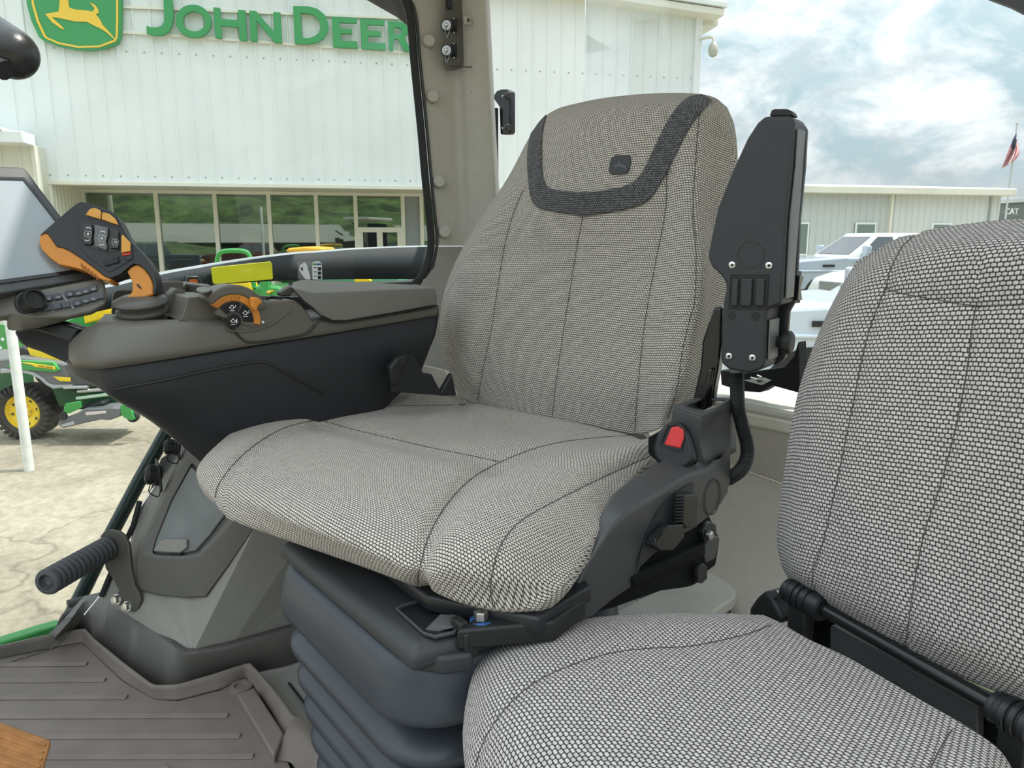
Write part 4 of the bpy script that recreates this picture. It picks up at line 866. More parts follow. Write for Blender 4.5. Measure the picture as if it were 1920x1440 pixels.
# back window glass, wiper bracket outside
rg = MB().prism([V((-1.58,RY+0.10,zs_-0.01)), V((0.3,RY+0.10,zs_-0.01)), V((0.3,RY+0.10,0.70)), V((-1.58,RY+0.10,0.70))], (0,0.006,0)).build('window_2', PANE, None, smooth=False); tag(rg, 'back cab window glass', kind='structure')
MB().tube([KY(1840,-20,1.66), KY(1905,4,1.66), KY(2000,52,1.66)], 0.012, 8).build('window_edge', RUB, rg)
wp = thing('glass_bracket', 'black bracket with rod outside the back window beside the pillar', 'bracket', KY(940, 210, 1.66))
MB().prism([KY(u, v, 1.68) for u, v in [(924,182),(931,170),(940,167),(950,167),(956,172),(956,248),(952,252),(938,252),(936,200),(926,186)]], (0,0.025,0)).build('bracket', GLB, wp, bevel=0.003)
for v in (180, 240):
    MB().lathe(KY(951, v, 1.675), V((1,-0.2,0)), [(0.012,0),(0.012,0.008),(0.010,0.010)], 18).build('roller', RUB, wp)
    MB().lathe(KY(943, v, 1.675), V((0.2,-1,0)), [(0.004,0),(0.003,0.003)], 10).build('bolt', STL, wp)
MB().tube([KY(930,203,1.67), KY(930,260,1.67), KY(931,380,1.67)], 0.0075, 10).build('rod', RUB, wp)
# outer grab rail beside the window, strap clamp, green step outside
gr = thing('outer_rail', 'thick dark tubular rail outside the right window', 'rail', q(140, 1130, -1.86))
MB().tube([q(420,600,-1.86), q(318,800,-1.86), q(262,900,-1.86), q(204,1010,-1.86), q(165,1090,-1.86), q(135,1150,-1.86), q(110,1210,-1.86)], 0.0165, 16).build('tube', mat('rail_dark_green', (0.012,0.028,0.026), 0.25), gr)
MB().tube([q(128,1140,-1.83), q(160,1130,-1.83)], 0.018, 14).build('clamp', RUB, gr)
MB().tube(spline([q(150,1142,-1.80), q(128,1152,-1.80), q(116,1172,-1.80), q(114,1190,-1.80)], 14), 0.010, 10).build('hose', RUB, gr)
sp_ = MB().prism([q(a, b, -1.95) for a, b in [(-80,1215),(-80,1190),(0,1192),(70,1170),(108,1160),(112,1190),(60,1196),(0,1208)]], (0.02,0,-0.01)).build('green_step', GRN, None, bevel=0.004); tag(sp_, 'bright green step edge outside beneath the right window', 'step')
# fender with reflector outside the window
fd = thing('rear_fender', 'dark curved tractor fender with yellow reflector outside the window', 'fender', q(600, 520, -2.2))
FT = [(150,548),(220,535),(306,514),(379,501),(467,487),(554,476),(600,473),(662,468),(750,464),(830,462),(900,462)]
FB = [(150,590),(220,575),(300,552),(379,537),(467,529),(554,525),(600,524),(662,523),(750,523),(830,523),(900,523)]
g0 = spline([q(a, b, -2.20) for a, b in FT], 40); g1 = spline([q(a, b, -2.20) for a, b in FB], 40)
g00 = [p+V((-0.04,0,0.004)) for p in g0]
MB().grid([g00, g0]).build('fender_top', mat('fender_edge', (0.35,0.37,0.38), 0.4), fd)
o_ = MB().grid([g0, g1]).build('fender_skirt', FEND, fd); m_ = o_.modifiers.new('t', 'SOLIDIFY'); m_.thickness = 0.01
MB().prism([q(a, b, -2.185) for a, b in [(395,503),(400,501),(506,490),(509,494),(511,522),(508,524),(402,533),(398,530)]], (0.004,0,0)).build('yellow_reflector', mat('reflector_yellow', (0.62,0.62,0.02), 0.35), fd, bevel=0.001)
MB().prism([q(a, b, -2.15) for a, b in [(346,531),(352,518),(372,517),(380,529),(380,540),(346,540)]], (-0.03,0,0)).build('marker_light', PLB, fd, bevel=0.003)
MB().prism([q(a, b, -2.148) for a, b in [(353,531),(355,524),(369,523),(371,530)]], (0.002,0,0)).build('amber_lens', mat('amber_lens', (0.45,0.10,0.02), 0.3), fd)
# ================================================================== OPERATOR SEAT
SWV = math.radians(7.6)
SX = V((math.cos(SWV), math.sin(SWV), 0)); SY = V((-math.sin(SWV), math.cos(SWV), 0)); SZ = V((0,0,1))
seat = thing('operator_seat', 'large grey woven-fabric operator seat on black bellows suspension base', 'seat', (-0.85, 0.65, -0.855))
# cushion
C = [
 [(860,744,-.345),(920,757,-.347),(1000,773,-.347),(1080,789,-.347),(1150,803,-.345),(1195,812,-.340),(1222,822,-.338),(1234,838,-.352)],
 [(770,734,-.326),(800,741,-.325),(850,753,-.335),(930,773,-.347),(1010,791,-.347),(1090,806,-.343),(1150,815,-.333),(1200,826,-.327),(1230,848,-.352)],
 [(690,732,-.327),(720,740,-.321),(770,757,-.332),(850,785,-.346),(930,806,-.346),(1020,822,-.340),(1090,832,-.327),(1160,850,-.327),(1216,868,-.352)],
 [(600,738,-.327),(640,750,-.321),(700,768,-.331),(780,800,-.343),(860,830,-.344),(940,860,-.340),(1020,862,-.325),(1100,880,-.327),(1188,892,-.355)],
 [(520,765,-.331),(560,775,-.321),(610,788,-.328),(700,825,-.332),(800,860,-.333),(900,893,-.336),(960,895,-.321),(1050,925,-.330),(1152,942,-.360)],
 [(450,800,-.333),(490,812,-.321),(540,822,-.327),(640,865,-.325),(740,905,-.326),(840,945,-.333),(900,948,-.321),(1000,980,-.333),(1117,1003,-.366)],
 [(400,840,-.338),(440,852,-.325),(480,865,-.331),(570,910,-.329),(680,955,-.330),(800,1000,-.340),(870,1005,-.329),(960,1035,-.342),(1086,1052,-.373)],
 [(375,868,-.348),(400,885,-.341),(430,905,-.344),(520,955,-.344),(640,1005,-.345),(790,1060,-.359),(850,1058,-.349),(940,1080,-.360),(1056,1095,-.381)],
 [(368,888,-.357),(385,915,-.360),(410,935,-.364),(500,975,-.366),(630,1025,-.367),(784,1085,-.375),(850,1097,-.375),(930,1114,-.383),(1030,1122,-.391)],
 [(374,912,-.372),(393,945,-.380),(412,966,-.384),(500,998,-.386),(630,1043,-.388),(790,1102,-.391),(860,1127,-.396),(935,1143,-.402),(1003,1141,-.401)],
]
G = net([[KZ(*p) for p in r] for r in C], 120, 110)
CS = [ # stitched seams, measured
 [(867,745),(872,758),(800,760),(700,762),(640,771),(600,786),(540,800),(490,826),(450,858),(415,900),(404,930),(406,962)],
 [(600,787),(660,805),(720,819),(800,838),(870,852),(935,866)],
 [(1200,816),(1130,820),(1060,828),(1000,842),(940,866),(890,893),(850,930),(820,972),(800,1015),(788,1060),(782,1090),(790,1104)],
 [(1232,850),(1180,872),(1110,905),(1040,940),(975,978),(940,1020),(925,1065),(920,1105),(925,1138)],
 [(770,815),(800,808),(860,800),(930,797),(1000,797)],
 [(872,758),(930,774),(1000,795),(1070,806),(1130,816)],
]
G = groove(G, [smooth2(l, 36) for l in CS[:3]], 0.010, 15)
G = groove(G, [smooth2(l, 36) for l in CS[3:4]], 0.0015, 5)
G = groove(G, [smooth2(l, 30) for l in CS[4:]], 0.007, 20)
cushion, bvC = shell('cushion', G, (0.0, 0.03, -0.03), FAB, seat, 0.9)
for l in CS[:4]: seam(bvC, l, cushion)
# backrest
LEAN = math.radians(11)
BN = (-SY*math.cos(LEAN)+SZ*math.sin(LEAN)).normalized(); BP = KZ(1025, 778, -0.34)
B = [
 [(1030,212,-.065),(1050,202,-.065),(1085,193,-.065),(1130,184,-.065),(1200,176.5,-.065),(1270,174,-.065),(1318,177,-.065),(1342,184,-.075),(1354,193,-.09)],
 [(1012,230,-.050),(1040,222,-.025),(1080,214,-.012),(1130,206,-.008),(1200,199,-.006),(1270,196,-.008),(1312,204,-.010),(1345,214,-.050),(1367,226,-.09)],
 [(990,262,-.045),(1010,258,-.016),(1060,256,.006),(1130,254,.012),(1200,252,.013),(1260,252,.008),(1308,256,.002),(1342,262,-.042),(1373,272,-.088)],
 [(951,335,-.045),(975,333,-.016),(1010,335,.000),(1090,338,.014),(1170,338,.014),(1245,335,.007),(1303,335,.006),(1341,341,-.040),(1375,348,-.088)],
 [(906,402,-.045),(930,402,-.010),(963,403,-.004),(1030,404,.002),(1093,405,.001),(1170,405,.001),(1248,405,.002),(1300,407,.014),(1338,412,-.038),(1374,418,-.088)],
 [(861,477,-.045),(890,477,.002),(945,477,-.004),(1010,478,-.008),(1080,478,-.009),(1155,478,-.008),(1233,478,-.002),(1306,480,.022),(1339,485,-.032),(1368,490,-.088)],
 [(832,552,-.045),(865,553,.010),(932,554,.000),(1000,556,-.010),(1067,557,-.012),(1140,558,-.010),(1217,560,.000),(1302,562,.030),(1334,566,-.030),(1357,570,-.088)],
 [(825,622,-.045),(860,624,.010),(918,628,.000),(985,631,-.010),(1055,634,-.012),(1130,638,-.010),(1205,642,.000),(1284,648,.030),(1316,650,-.030),(1341,652,-.088)],
 [(839,688,-.045),(868,692,.000),(904,698,-.004),(970,706,-.010),(1045,714,-.012),(1120,722,-.010),(1197,730,.000),(1270,725,.026),(1298,722,-.030),(1322,720,-.088)],
 [(861,746,-.045),(880,754,-.028),(900,760,-.030),(960,772,-.030),(1036,786,-.030),(1110,800,-.030),(1188,815,-.028),(1238,803,.004),(1264,778,-.040),(1290,764,-.088)],
]
G = net([[KP(u, v, BP, BN, o) for u, v, o in r] for r in B], 120, 130)
bvB0 = BVHTree.FromPolygons([tuple(p) for r in G for p in r], [(i*120+j, i*120+j+1, (i+1)*120+j+1, (i+1)*120+j) for i in range(129) for j in range(119)])
BSM = [
 [(981,358),(977,367),(963,400),(947,457),(933,540),(921,620),(906,690),(895,752)],
 [(1093,405),(1080,473),(1067,557),(1056,625),(1045,700),(1036,780)],
 [(1251,324),(1250,330),(1248,393),(1233,473),(1217,557),(1206,630),(1196,730),(1190,808)],
 [(1313,205),(1308,250),(1303,320),(1299,400),(1305,470),(1303,560),(1293,600),(1280,655),(1270,725),(1252,785)],
]
G = groove(G, [smooth2(l, 30) for l in BSM[:3]], 0.005, 8)
G = groove(G, [smooth2(l, 30) for l in BSM[3:]], 0.003, 6)
backrest, bvB = shell('backrest', G, SY*0.06-BN*0.0, FAB, seat, 0.93)
for l in BSM: seam(bvB, l, backrest)
# dark fabric band round the headrest and the emblem patch
bo = [(1012,222),(1003,238),(994,262),(990,300),(992,340),(997,372),(1006,386),(1020,393),(1060,400),(1097,404),(1140,399),(1185,390),(1210,380),(1228,362),(1245,333),(1268,290),(1288,250),(1310,216),(1335,190)]
bi = [(1030,208),(1024,222),(1018,250),(1017,290),(1018,325),(1024,345),(1034,354),(1050,357),(1080,360),(1110,360),(1145,355),(1178,347),(1195,335),(1208,318),(1224,285),(1243,245),(1262,213),(1288,186),(1315,178.5)]
nb = 170; so_, si_ = smooth2(bo, nb), smooth2(bi, nb)
def drape(bv, L0, L1, k, off, name, m, parent):
    rows = []
    for a, b in zip(L0, L1):
        r = [cast(bv, a[0]+(b[0]-a[0])*t/k, a[1]+(b[1]-a[1])*t/k, off) for t in range(k+1)]
        if all(x is None for x in r): continue
        for t in range(k+1):
            if r[t] is None: r[t] = next(x for x in sorted(((abs(t-j), j) for j in range(k+1) if r[j] is not None)) )[1] if False else r[min((abs(t-j), j) for j in range(k+1) if r[j] is not None)[1]]
        rows.append(r)
    o = MB().grid(rows).build(name, m, parent, angle=180)
    s_ = o.modifiers.new('t', 'SOLIDIFY'); s_.thickness = 0.0012; s_.offset = 0
    return o
def weave_uv(o, a, b):
    me = o.data; ul = me.uv_layers.new(name='weave')
    for lp in me.loops: p = me.vertices[lp.vertex_index].co; ul.data[lp.index].uv = (p.dot(a), p.dot(b))
def weld(o, d=1e-5):
    bm = bmesh.new(); bm.from_mesh(o.data); bmesh.ops.remove_doubles(bm, verts=bm.verts, dist=d); bm.to_mesh(o.data); bm.free(); o.data.shade_smooth()
band = drape(bvB0, so_, si_, 12, 0.0022, 'headrest_band', FABD, backrest); weave_uv(band, SX, BN.cross(SX)); tag(band, 'dark charcoal woven band')
def sh2(L, o): return [cast(bvB, a, b, o) for a, b in L]
bd = [(1148,297),(1155,292),(1170,291),(1181,291.5),(1184,295),(1183,310),(1179,322),(1173,327),(1158,328),(1145,326),(1143,320),(1145,306)]
MB().prism(sh2(bd, 0.001), BN*0.0022).build('emblem_patch', GLB, backrest, bevel=0.0007)
dl = [(1152,311),(1160,309),(1163,302),(1165,302),(1165,308),(1174,311),(1177,318),(1181,322),(1174,318),(1166,314),(1158,313),(1162,318),(1153,313)]
MB().prism([p+BN*0.0033 for p in sh2(dl, 0.0)], BN*0.0004).build('emblem_mark', mat('emblem_grey', (0.07,0.075,0.08), 0.3), backrest)

# suspension: tray, bellows
tz = -0.430
T0, T1 = KZ(523, 1011, tz), KZ(772, 1219, tz)
tx = (T1-T0).normalized(); ty = V((-tx.y, tx.x, 0))
wT = (T1-T0).length
Q = lambda a, b, z: T0+tx*a+ty*b+V((0,0,z-tz))
MB().loft([[Q(0.012, 0.012, tz), Q(wT-0.012, 0.012, tz), Q(wT+0.012, 0.12, tz), Q(wT-0.06, 0.26, tz), Q(-0.01, 0.34, tz)],
           [Q(0.0, 0.0, tz-0.010), Q(wT, 0.0, tz-0.010), Q(wT+0.018, 0.12, tz-0.01), Q(wT-0.055, 0.265, tz-0.01), Q(-0.02, 0.345, tz-0.010)],
           [Q(0.0, 0.0, tz-0.028), Q(wT, 0.0, tz-0.028), Q(wT+0.018, 0.12, tz-0.028), Q(wT-0.055, 0.265, tz-0.028), Q(-0.02, 0.345, tz-0.028)]]).build('suspension_tray', PLD, seat, bevel=0.007, seg=3)
# end step of the tray and the molded cup
e0, e1, e2, e3 = KZ(776, 1226, -.437), KZ(882, 1243, -.437), KZ(868, 1190, -.437), KZ(795, 1200, -.437)
MB().prism([KZ(774,1224,-.446), KZ(830,1234,-.446), KZ(886,1226,-.446), KZ(890,1180,-.446), KZ(800,1165,-.446)], (0,0,-0.022)).build('tray_step', PLD, seat, bevel=0.005, seg=3)
cup = [KZ(746,1146,tz+.002), KZ(757,1140,tz+.002), KZ(800,1128,tz+.002), KZ(862,1168,tz+.002), KZ(850,1188,tz+.002), KZ(815,1196,tz+.002), KZ(795,1190,tz+.002)]
cc_ = sum(cup, V((0,0,0)))/len(cup)
MB().ringprism([cc_+(p-cc_)*1.08 for p in cup], cup, (0,0,0.004)).build('tray_cup_rim', PLG, seat, bevel=0.0015)
MB().prism([p+V((0,0,-0.001)) for p in cup], (0,0,0.0006)).build('tray_cup', PLB, seat)
MB().prism([KZ(792,1184,tz), KZ(826,1150,tz+.012), KZ(828,1175,tz+.006)], V((0.012,0.01,0))).build('cup_rib', PLG, seat, bevel=0.001)
MB().prism([KZ(828,1175,tz+.004), KZ(828,1152,tz+.012), KZ(850,1168,tz+.004)], V((0.008,0.012,0))).build('cup_rib', PLG, seat, bevel=0.001)
# bellows folds, each a rounded ring
bw = wT+0.025; bc = Q(bw/2-0.022, 0.17, tz)
loops = []
z0 = -0.455
seq = [(z0, -0.03), (z0-0.004, -0.006), (z0-0.010, 0.002)]
z = z0-0.010
for k, h in enumerate((0.078, 0.052, 0.050, 0.050, 0.050, 0.052, 0.05)):
    t = -0.006*k
    if k == 0: seq += [(z-h*0.10, 0.006), (z-h*0.30, 0.011), (z-h*0.75, 0.014), (z-h*0.86, 0.0135), (z-h*0.97, 0.004), (z-h*1.0, -0.030), (z-h*1.02, -0.036)]
    else: seq += [(z-h*0.05, -0.034+t), (z-h*0.40, -0.008+t), (z-h*0.62, 0.008+t), (z-h*0.72, 0.012+t), (z-h*0.92, 0.011+t), (z-h*0.99, 0.003+t), (z-h*1.0, -0.030+t), (z-h*1.02, -0.036+t)]
    z -= h*1.04
for zq, o in seq:
    if zq < -0.85: zq = -0.85
    loops.append(rrect((bc.x, bc.y, zq), tx, ty, bw+2*o, 0.34+2*o, 0.075+o*0.5, 7))
MB().loft(loops).build('bellows', BELL, seat, angle=70)
# black steel under the cushion, bolt
MB().prism([KZ(800,1118,-.405), KZ(1010,1160,-.41), KZ(1110,1100,-.41), KZ(1060,1020,-.405), KZ(700,1040,-.40)], (0,0,-0.020)).build('seat_pan', PLB, seat, bevel=0.004)
MB().prism([KZ(855,1183,-.420), KZ(1040,1166,-.420), KZ(1100,1120,-.42), KZ(930,1128,-.415)], (0,0,-0.024)).build('seat_bracket', RUB, seat, bevel=0.003)
MB().box(KZ(862,1188,-.432), tx, ty, SZ, 0.02, 0.012, 0.035).build('latch_block', RUB, seat, bevel=0.002)
MB().box(KZ(880,1205,-.440), tx, ty, SZ, 0.014, 0.02, 0.03).build('latch_block', RUB, seat, bevel=0.002)
bl = KZ(902, 1160, -.418)
MB().lathe(bl, (0,0,1), [(0.0085,0),(0.0085,0.0085),(0.007,0.0095)], 6).build('hex_bolt', STL, seat, smooth=False)
MB().lathe(bl-V((0,0,.003)), (0,0,1), [(0.013,0),(0.013,0.002)], 24).build('blue_washer', mat('blue_zinc', (0.03,0.12,0.33), 0.4), seat)
# side cover (grey plastic) right of the cushion
CP = KZ(1140, 997, -.360); CN = SX
def ck(u, v, o=0.0): return KP(u, v, CP, CN, o)
inner = [(1018,1166,-.028),(1040,1125,-.028),(1081,1045,-.03),(1117,981,-.034),(1140,933,-.036),(1160,912,-.038),(1185,894,-.04),(1230,868,-.045),(1262,850,-.05),(1300,842,-.05)]
ridge = [(1052,1166,-.002),(1068,1128,-.002),(1100,1059,0),(1135,1003,0),(1155,982,0),(1182,961,0),(1230,931,0),(1286,894,0),(1323,882,0),(1345,866,0)]
low = [(1075,1170,0),(1095,1140,0.001),(1118,1090,0.001),(1150,1045,0.001),(1172,1015,0.001),(1200,990,0.001),(1245,958,0.001),(1292,920,0.001),(1326,905,0.001),(1350,890,0)]
def mid(a, b, t): return [(p[0]+(q[0]-p[0])*t, p[1]+(q[1]-p[1])*t, p[2]+(q[2]-p[2])*t) for p, q in zip(a, b)]
i0 = [(a, b+6, o-0.004) for a, b, o in inner]
r1 = [(a+(c-a)*.12, b+(d_-b)*.12, 0.0) for (a, b, _), (c, d_, _) in zip(ridge, low)]
ra = [(a, b, o-0.004) for a, b, o in mid(inner, ridge, 0.86)]
out_ = [(1105,1172,0),(1125,1150,0),(1150,1120,0),(1187,1096,0),(1190,1078,0),(1210,1050,0),(1262,1012,0),(1300,985,0),(1333,968,0),(1360,930,0)]
nI, nR = spline([ck(*p) for p in inner], 40), spline([ck(*p) for p in ridge], 40)
nI0 = [p-SZ*0.012 for p in nI]
bot = [ck(a, b, 0.0) for a, b in [(1369,836),(1369,900),(1363,925),(1352,943),(1334,964),(1300,990),(1262,1010),(1225,1038),(1200,1062),(1191,1078),(1187,1097),(1150,1122),(1110,1155),(1075,1172)]]
mc = MB(); mc.grid([nI0, nI, nR]); k0 = len(mc.v); mc.v += bot; mc.f.append(tuple([80+i for i in range(40)]+[k0+i for i in range(len(bot))]))
cv = mc.build('side_cover', PLG, seat, bevel=0.006, seg=3)
rec = [(1300,904),(1297,955),(1290,985),(1262,1010),(1225,1038),(1200,1062),(1192,1080),(1200,1040),(1212,1000),(1235,955),(1262,925)]
MB().prism([ck(a, b, 0.0016) for a, b in rec], CN*0.0006).build('recess_panel', PLD, cv)
# tower behind the buckle
def tk(u, v, o): return ck(u, v, o)
TA, TB, TC = tk(1262,760,-.062), tk(1316,778,-.004), tk(1370,749,-.002)
mbT = MB()
L_ = [tk(1262,760,-.060), tk(1258,800,-.060), tk(1252,862,-.058)]
Mid = [tk(1316,778,-.006), tk(1310,822,-.012), tk(1322,868,-.004)]
Rr = [tk(1370,749,-.004), tk(1369,800,-.006), tk(1370,852,-.002)]
Mr = [tk(1345,764,-.010), tk(1338,812,-.020), tk(1345,862,-.008)]
bkL = [p+SY*0.10 for p in L_]; bkR = [p+SY*0.02 for p in Rr]
cols = [bkL, L_, Mid, Mr, Rr, bkR]
gg = [spline(c, 10) for c in cols]
tw = MB().grid(gg).build('cover_tower', PLG, seat, angle=40)
md = tw.modifiers.new('thick', 'SOLIDIFY'); md.thickness = 0.004; md.offset = -1
top = [tk(1262,760,-.060)+SY*0.09, tk(1262,760,-.060), tk(1316,778,-.006), tk(1345,764,-.009), tk(1370,749,-.004), tk(1370,749,-.004)+SY*0.02]
MB().ringprism(top, [ (p-sum(top, V((0,0,0)))/6)*0.72+sum(top, V((0,0,0)))/6 for p in top], (0,0,-0.004)).build('tower_rim', PLG, seat, bevel=0.0012)
# knobs on the side cover, round cap
def knob(pts, h, name='lever_knob'):
    k = MB().prism([ck(a, b, 0.003) for a, b in pts], CN*h).build(name, PLB, seat, bevel=0.0025, seg=3)
    return k
kn = knob([(1214,1006),(1238,980),(1266,978),(1268,1002),(1246,1028),(1222,1028),(1210,1020)], 0.014)
for t in range(6):
    a, b = 1210+t*5.0, 1012-t*4.6
    MB().tube([ck(a+2, b+2, 0.0185), ck(a+7, b+15, 0.0185)], 0.0009, 5).build('grip_rib', RUB, kn)
kn2 = knob([(1266,924),(1290,922),(1294,930),(1291,985),(1270,987),(1262,975)], 0.014)
for t in range(9):
    b = 930+t*6
    MB().tube([ck(1266-t*.2, b, 0.0185), ck(1283, b-1, 0.0185)], 0.0009, 5).build('grip_rib', RUB, kn2)
cy = [(1336+14.5*math.cos(t), 932+36*math.sin(t)*0.96) for t in [2*math.pi*k/32 for k in range(32)]]
cpt = [ck(a+ (b-932)*-0.12, b, 0.0014) for a, b in cy]
MB().ringprism(cpt, [(p-ck(1336,932,0.0014))*0.93+ck(1336,932,0.0014) for p in cpt], CN*0.0008).build('round_cap_ring', PLD, seat)
MB().prism([ck(a, b, -0.012) for a, b in [(1262,1000),(1325,960),(1338,985),(1330,1025),(1190,1090),(1196,1060)]], -CN*0.02).build('dark_gap_block', RUBM, seat)  # added dark block, keeps the open gap behind the knobs dark
# slide rail and rear bracket
ra_ = [(1187,1083),(1322,1021),(1323,1040),(1188,1101)]
MB().prism([ck(a, b, 0.004) for a, b in ra_], -CN*0.035).build('slide_rail', RUBM, seat, bevel=0.0015)
MB().prism([ck(a, b, -0.004) for a, b in [(1150,1120),(1187,1096),(1323,1036),(1345,1000),(1350,1012),(1342,1060),(1318,1078),(1316,1088),(1300,1098),(1285,1102),(1240,1108),(1150,1140),(1040,1170),(1035,1150)]], -CN*0.03).build('lower_rail', RUBM, seat, bevel=0.002)
MB().prism([ck(a, b, 0.0) for a, b in [(1330,1005),(1349,1006),(1350,1014),(1341,1048),(1325,1056),(1320,1040)]], -CN*0.03).build('rail_end', PLG, seat, bevel=0.002)
MB().prism([ck(a, b, 0.002) for a, b in [(1300,1072),(1304,1058),(1312,1054),(1318,1060),(1318,1082),(1308,1092),(1300,1090)]], CN*0.008).build('latch_block', PLB, seat, bevel=0.0015)
MB().prism([ck(a, b, -0.002) for a, b in [(1318,998),(1324,984),(1334,978),(1343,984),(1344,1000),(1335,1024),(1322,1020)]], -CN*0.02).build('pivot_ear', PLB, seat, bevel=0.002)
MB().lathe(ck(1327,1003,0.0), CN, [(0.0075,0),(0.0075,0.006),(0.005,0.008)], 16).build('pivot_bolt', STL, seat)
# buckle with red release button
bf = KP(1265, 830, ck(1265, 850, -0.035), BN)
def bk(u, v, o=0.0): return KP(u, v, bf, (-SY*0.9+SZ*0.25+SX*0.25).normalized(), o)
BKN = (-SY*0.9+SZ*0.25+SX*0.25).normalized()
bb = [(1224,838),(1232,812),(1248,793),(1268,790),(1281,795),(1291,812),(1300,845),(1303,862),(1285,878),(1262,880),(1240,874),(1228,860)]
MB().prism([bk(a, b, -0.032) for a, b in [(1215,820),(1240,806),(1300,800),(1305,875),(1240,872),(1215,850)]], -BKN*0.01).build('buckle_mount', RUBM, seat, bevel=0.002)
buck = MB().prism([bk(a, b) for a, b in bb], -BKN*0.03).build('belt_buckle', PLB, seat, bevel=0.005, seg=3); tag(buck, 'black seat belt buckle')
fr_o = [(1236,832),(1252,796),(1270,792),(1284,800),(1285,818),(1278,846),(1262,843)]
fr_i = [(1240,832),(1253,800),(1268,797),(1279,804),(1280,818),(1275,840),(1262,837)]
MB().ringprism([bk(a, b, 0.001) for a, b in fr_o], [bk(a, b, 0.001) for a, b in fr_i], BKN*0.003).build('buckle_frame', RUB, buck, bevel=0.001)
rb = MB().prism([bk(a, b, 0.001) for a, b in [(1246,834),(1260,801),(1272,799),(1283,806),(1284,820),(1277,841)]], BKN*0.0045).build('release_button', RED, buck, bevel=0.002, seg=3); tag(rb, 'red release button')
# belt retractor / recline bracket between seat and console
rp = KZ(790, 735, -.345)
def rk(u, v, o=0.0): return KX(u, v, -1.215+o)
MB().prism([rk(a, b) for a, b in [(735,735),(732,690),(750,668),(775,664),(783,680),(797,702),(810,701),(824,728),(830,742)]], V((-0.02,0,0))).build('recline_bracket', PLB, seat, bevel=0.003)
MB().prism([rk(a, b, 0.008) for a, b in [(735,720),(731,690),(745,672),(764,664),(768,675),(752,692),(745,724)]], V((-0.015,0,0))).build('bracket_pad', RUB, seat, bevel=0.004, seg=3)
MB().prism([rk(a, b, 0.0) for a, b in [(824,742),(848,700),(857,742)]], V((-0.015,0,0))).build('recline_bracket', RUB, seat, bevel=0.003)
# ------------------------------------------------------------------ folded left armrest (part of the operator seat)
AN = (-SY*math.cos(math.radians(4))+SX*math.sin(math.radians(4))).normalized()
AP = ck(1352, 700, 0.0)+SX*0.0+SY*0.02
def ak(u, v, o=0.0): return KP(u, v, AP, AN, o)
AT = -AN
arm_up = [(1427,224),(1434,218),(1478,217),(1487,222),(1489,231),(1484,311),(1474,405),(1469,499),(1465,570),(1440,578),(1437,594),(1434,684),(1426,694),(1401,700),(1366,693),(1353,682),(1351,672),(1352,611),(1357,560),(1361,545),(1360,529),(1349,514),(1334,500),(1328,486),(1328,472),(1345,390),(1375,315),(1401,259),(1420,230)]
arm = MB().prism([ak(a, b) for a, b in arm_up], AT*0.055).build('folded_armrest', PLD, seat, bevel=0.004, seg=3); tag(arm, 'charcoal plastic armrest folded upright')
AX = AN.cross(SZ); AX = AX if AX.dot(SX) > 0 else -AX
# outer side panel, skylight put into its paler grey; soft pad behind
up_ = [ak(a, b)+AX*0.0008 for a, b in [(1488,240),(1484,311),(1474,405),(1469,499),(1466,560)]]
MB().prism([p+AT*0.010 for p in up_]+[p+AT*0.044 for p in reversed(up_)], AX*0.0025).build('side_panel', mat('shell_grey_skylit', (0.15,0.155,0.158), 0.4, bump=0.2, bscale=900), arm, bevel=0.001)
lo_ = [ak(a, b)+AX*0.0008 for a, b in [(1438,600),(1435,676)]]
MB().prism([p+AT*0.006 for p in lo_]+[p+AT*0.046 for p in reversed(lo_)], AX*0.0025).build('side_panel', mat('shell_grey_skylit', (0.15,0.155,0.158), 0.4, bump=0.2, bscale=900), arm, bevel=0.001)
MB().prism([ak(a, b)+AT*0.056 for a, b in [(1436,224),(1480,222),(1488,232),(1484,311),(1475,405),(1471,499),(1468,568),(1455,590),(1448,680),(1432,694),(1366,690),(1356,672),(1356,600),(1362,540),(1334,495),(1334,472),(1350,390),(1378,315),(1404,259)]], AT*0.014).build('arm_pad', PLB, arm, bevel=0.004, seg=3)
MB().prism([ak(a, b, -0.014) for a, b in [(1442,218),(1446,206),(1452,204),(1476,204),(1484,209),(1488,218)]], AT*0.022).build('tip_stop', RUB, arm, bevel=0.002)
cz = [ak(1408+25*math.cos(t), 478+25*math.sin(t), 0.0002) for t in [2*math.pi*k/36 for k in range(36)]]
c0 = ak(1408, 478, 0.0002)
MB().ringprism(cz, [(p-c0)*0.965+c0 for p in cz], AN*0.0003).build('mold_mark', PLB, arm)
for u, v in ((1373,497),(1442,498),(1367,668),(1411,671)):
    sc_ = MB().lathe(ak(u, v, 0.0), AN, [(0.0052,0),(0.0052,0.0018),(0.004,0.0026)], 16).build('screw', CHR, arm)
    MB().lathe(ak(u, v, 0.0022), AN, [(0.0024,0),(0.0024,0.0007)], 6).build('screw_socket', RUB, sc_)
for u, v in ((1371,592),(1416,593)):
    MB().lathe(ak(u, v, 0.0), AN, [(0.0068,0),(0.0068,0.0008)], 6).build('hex_recess', RUB, arm, smooth=False)
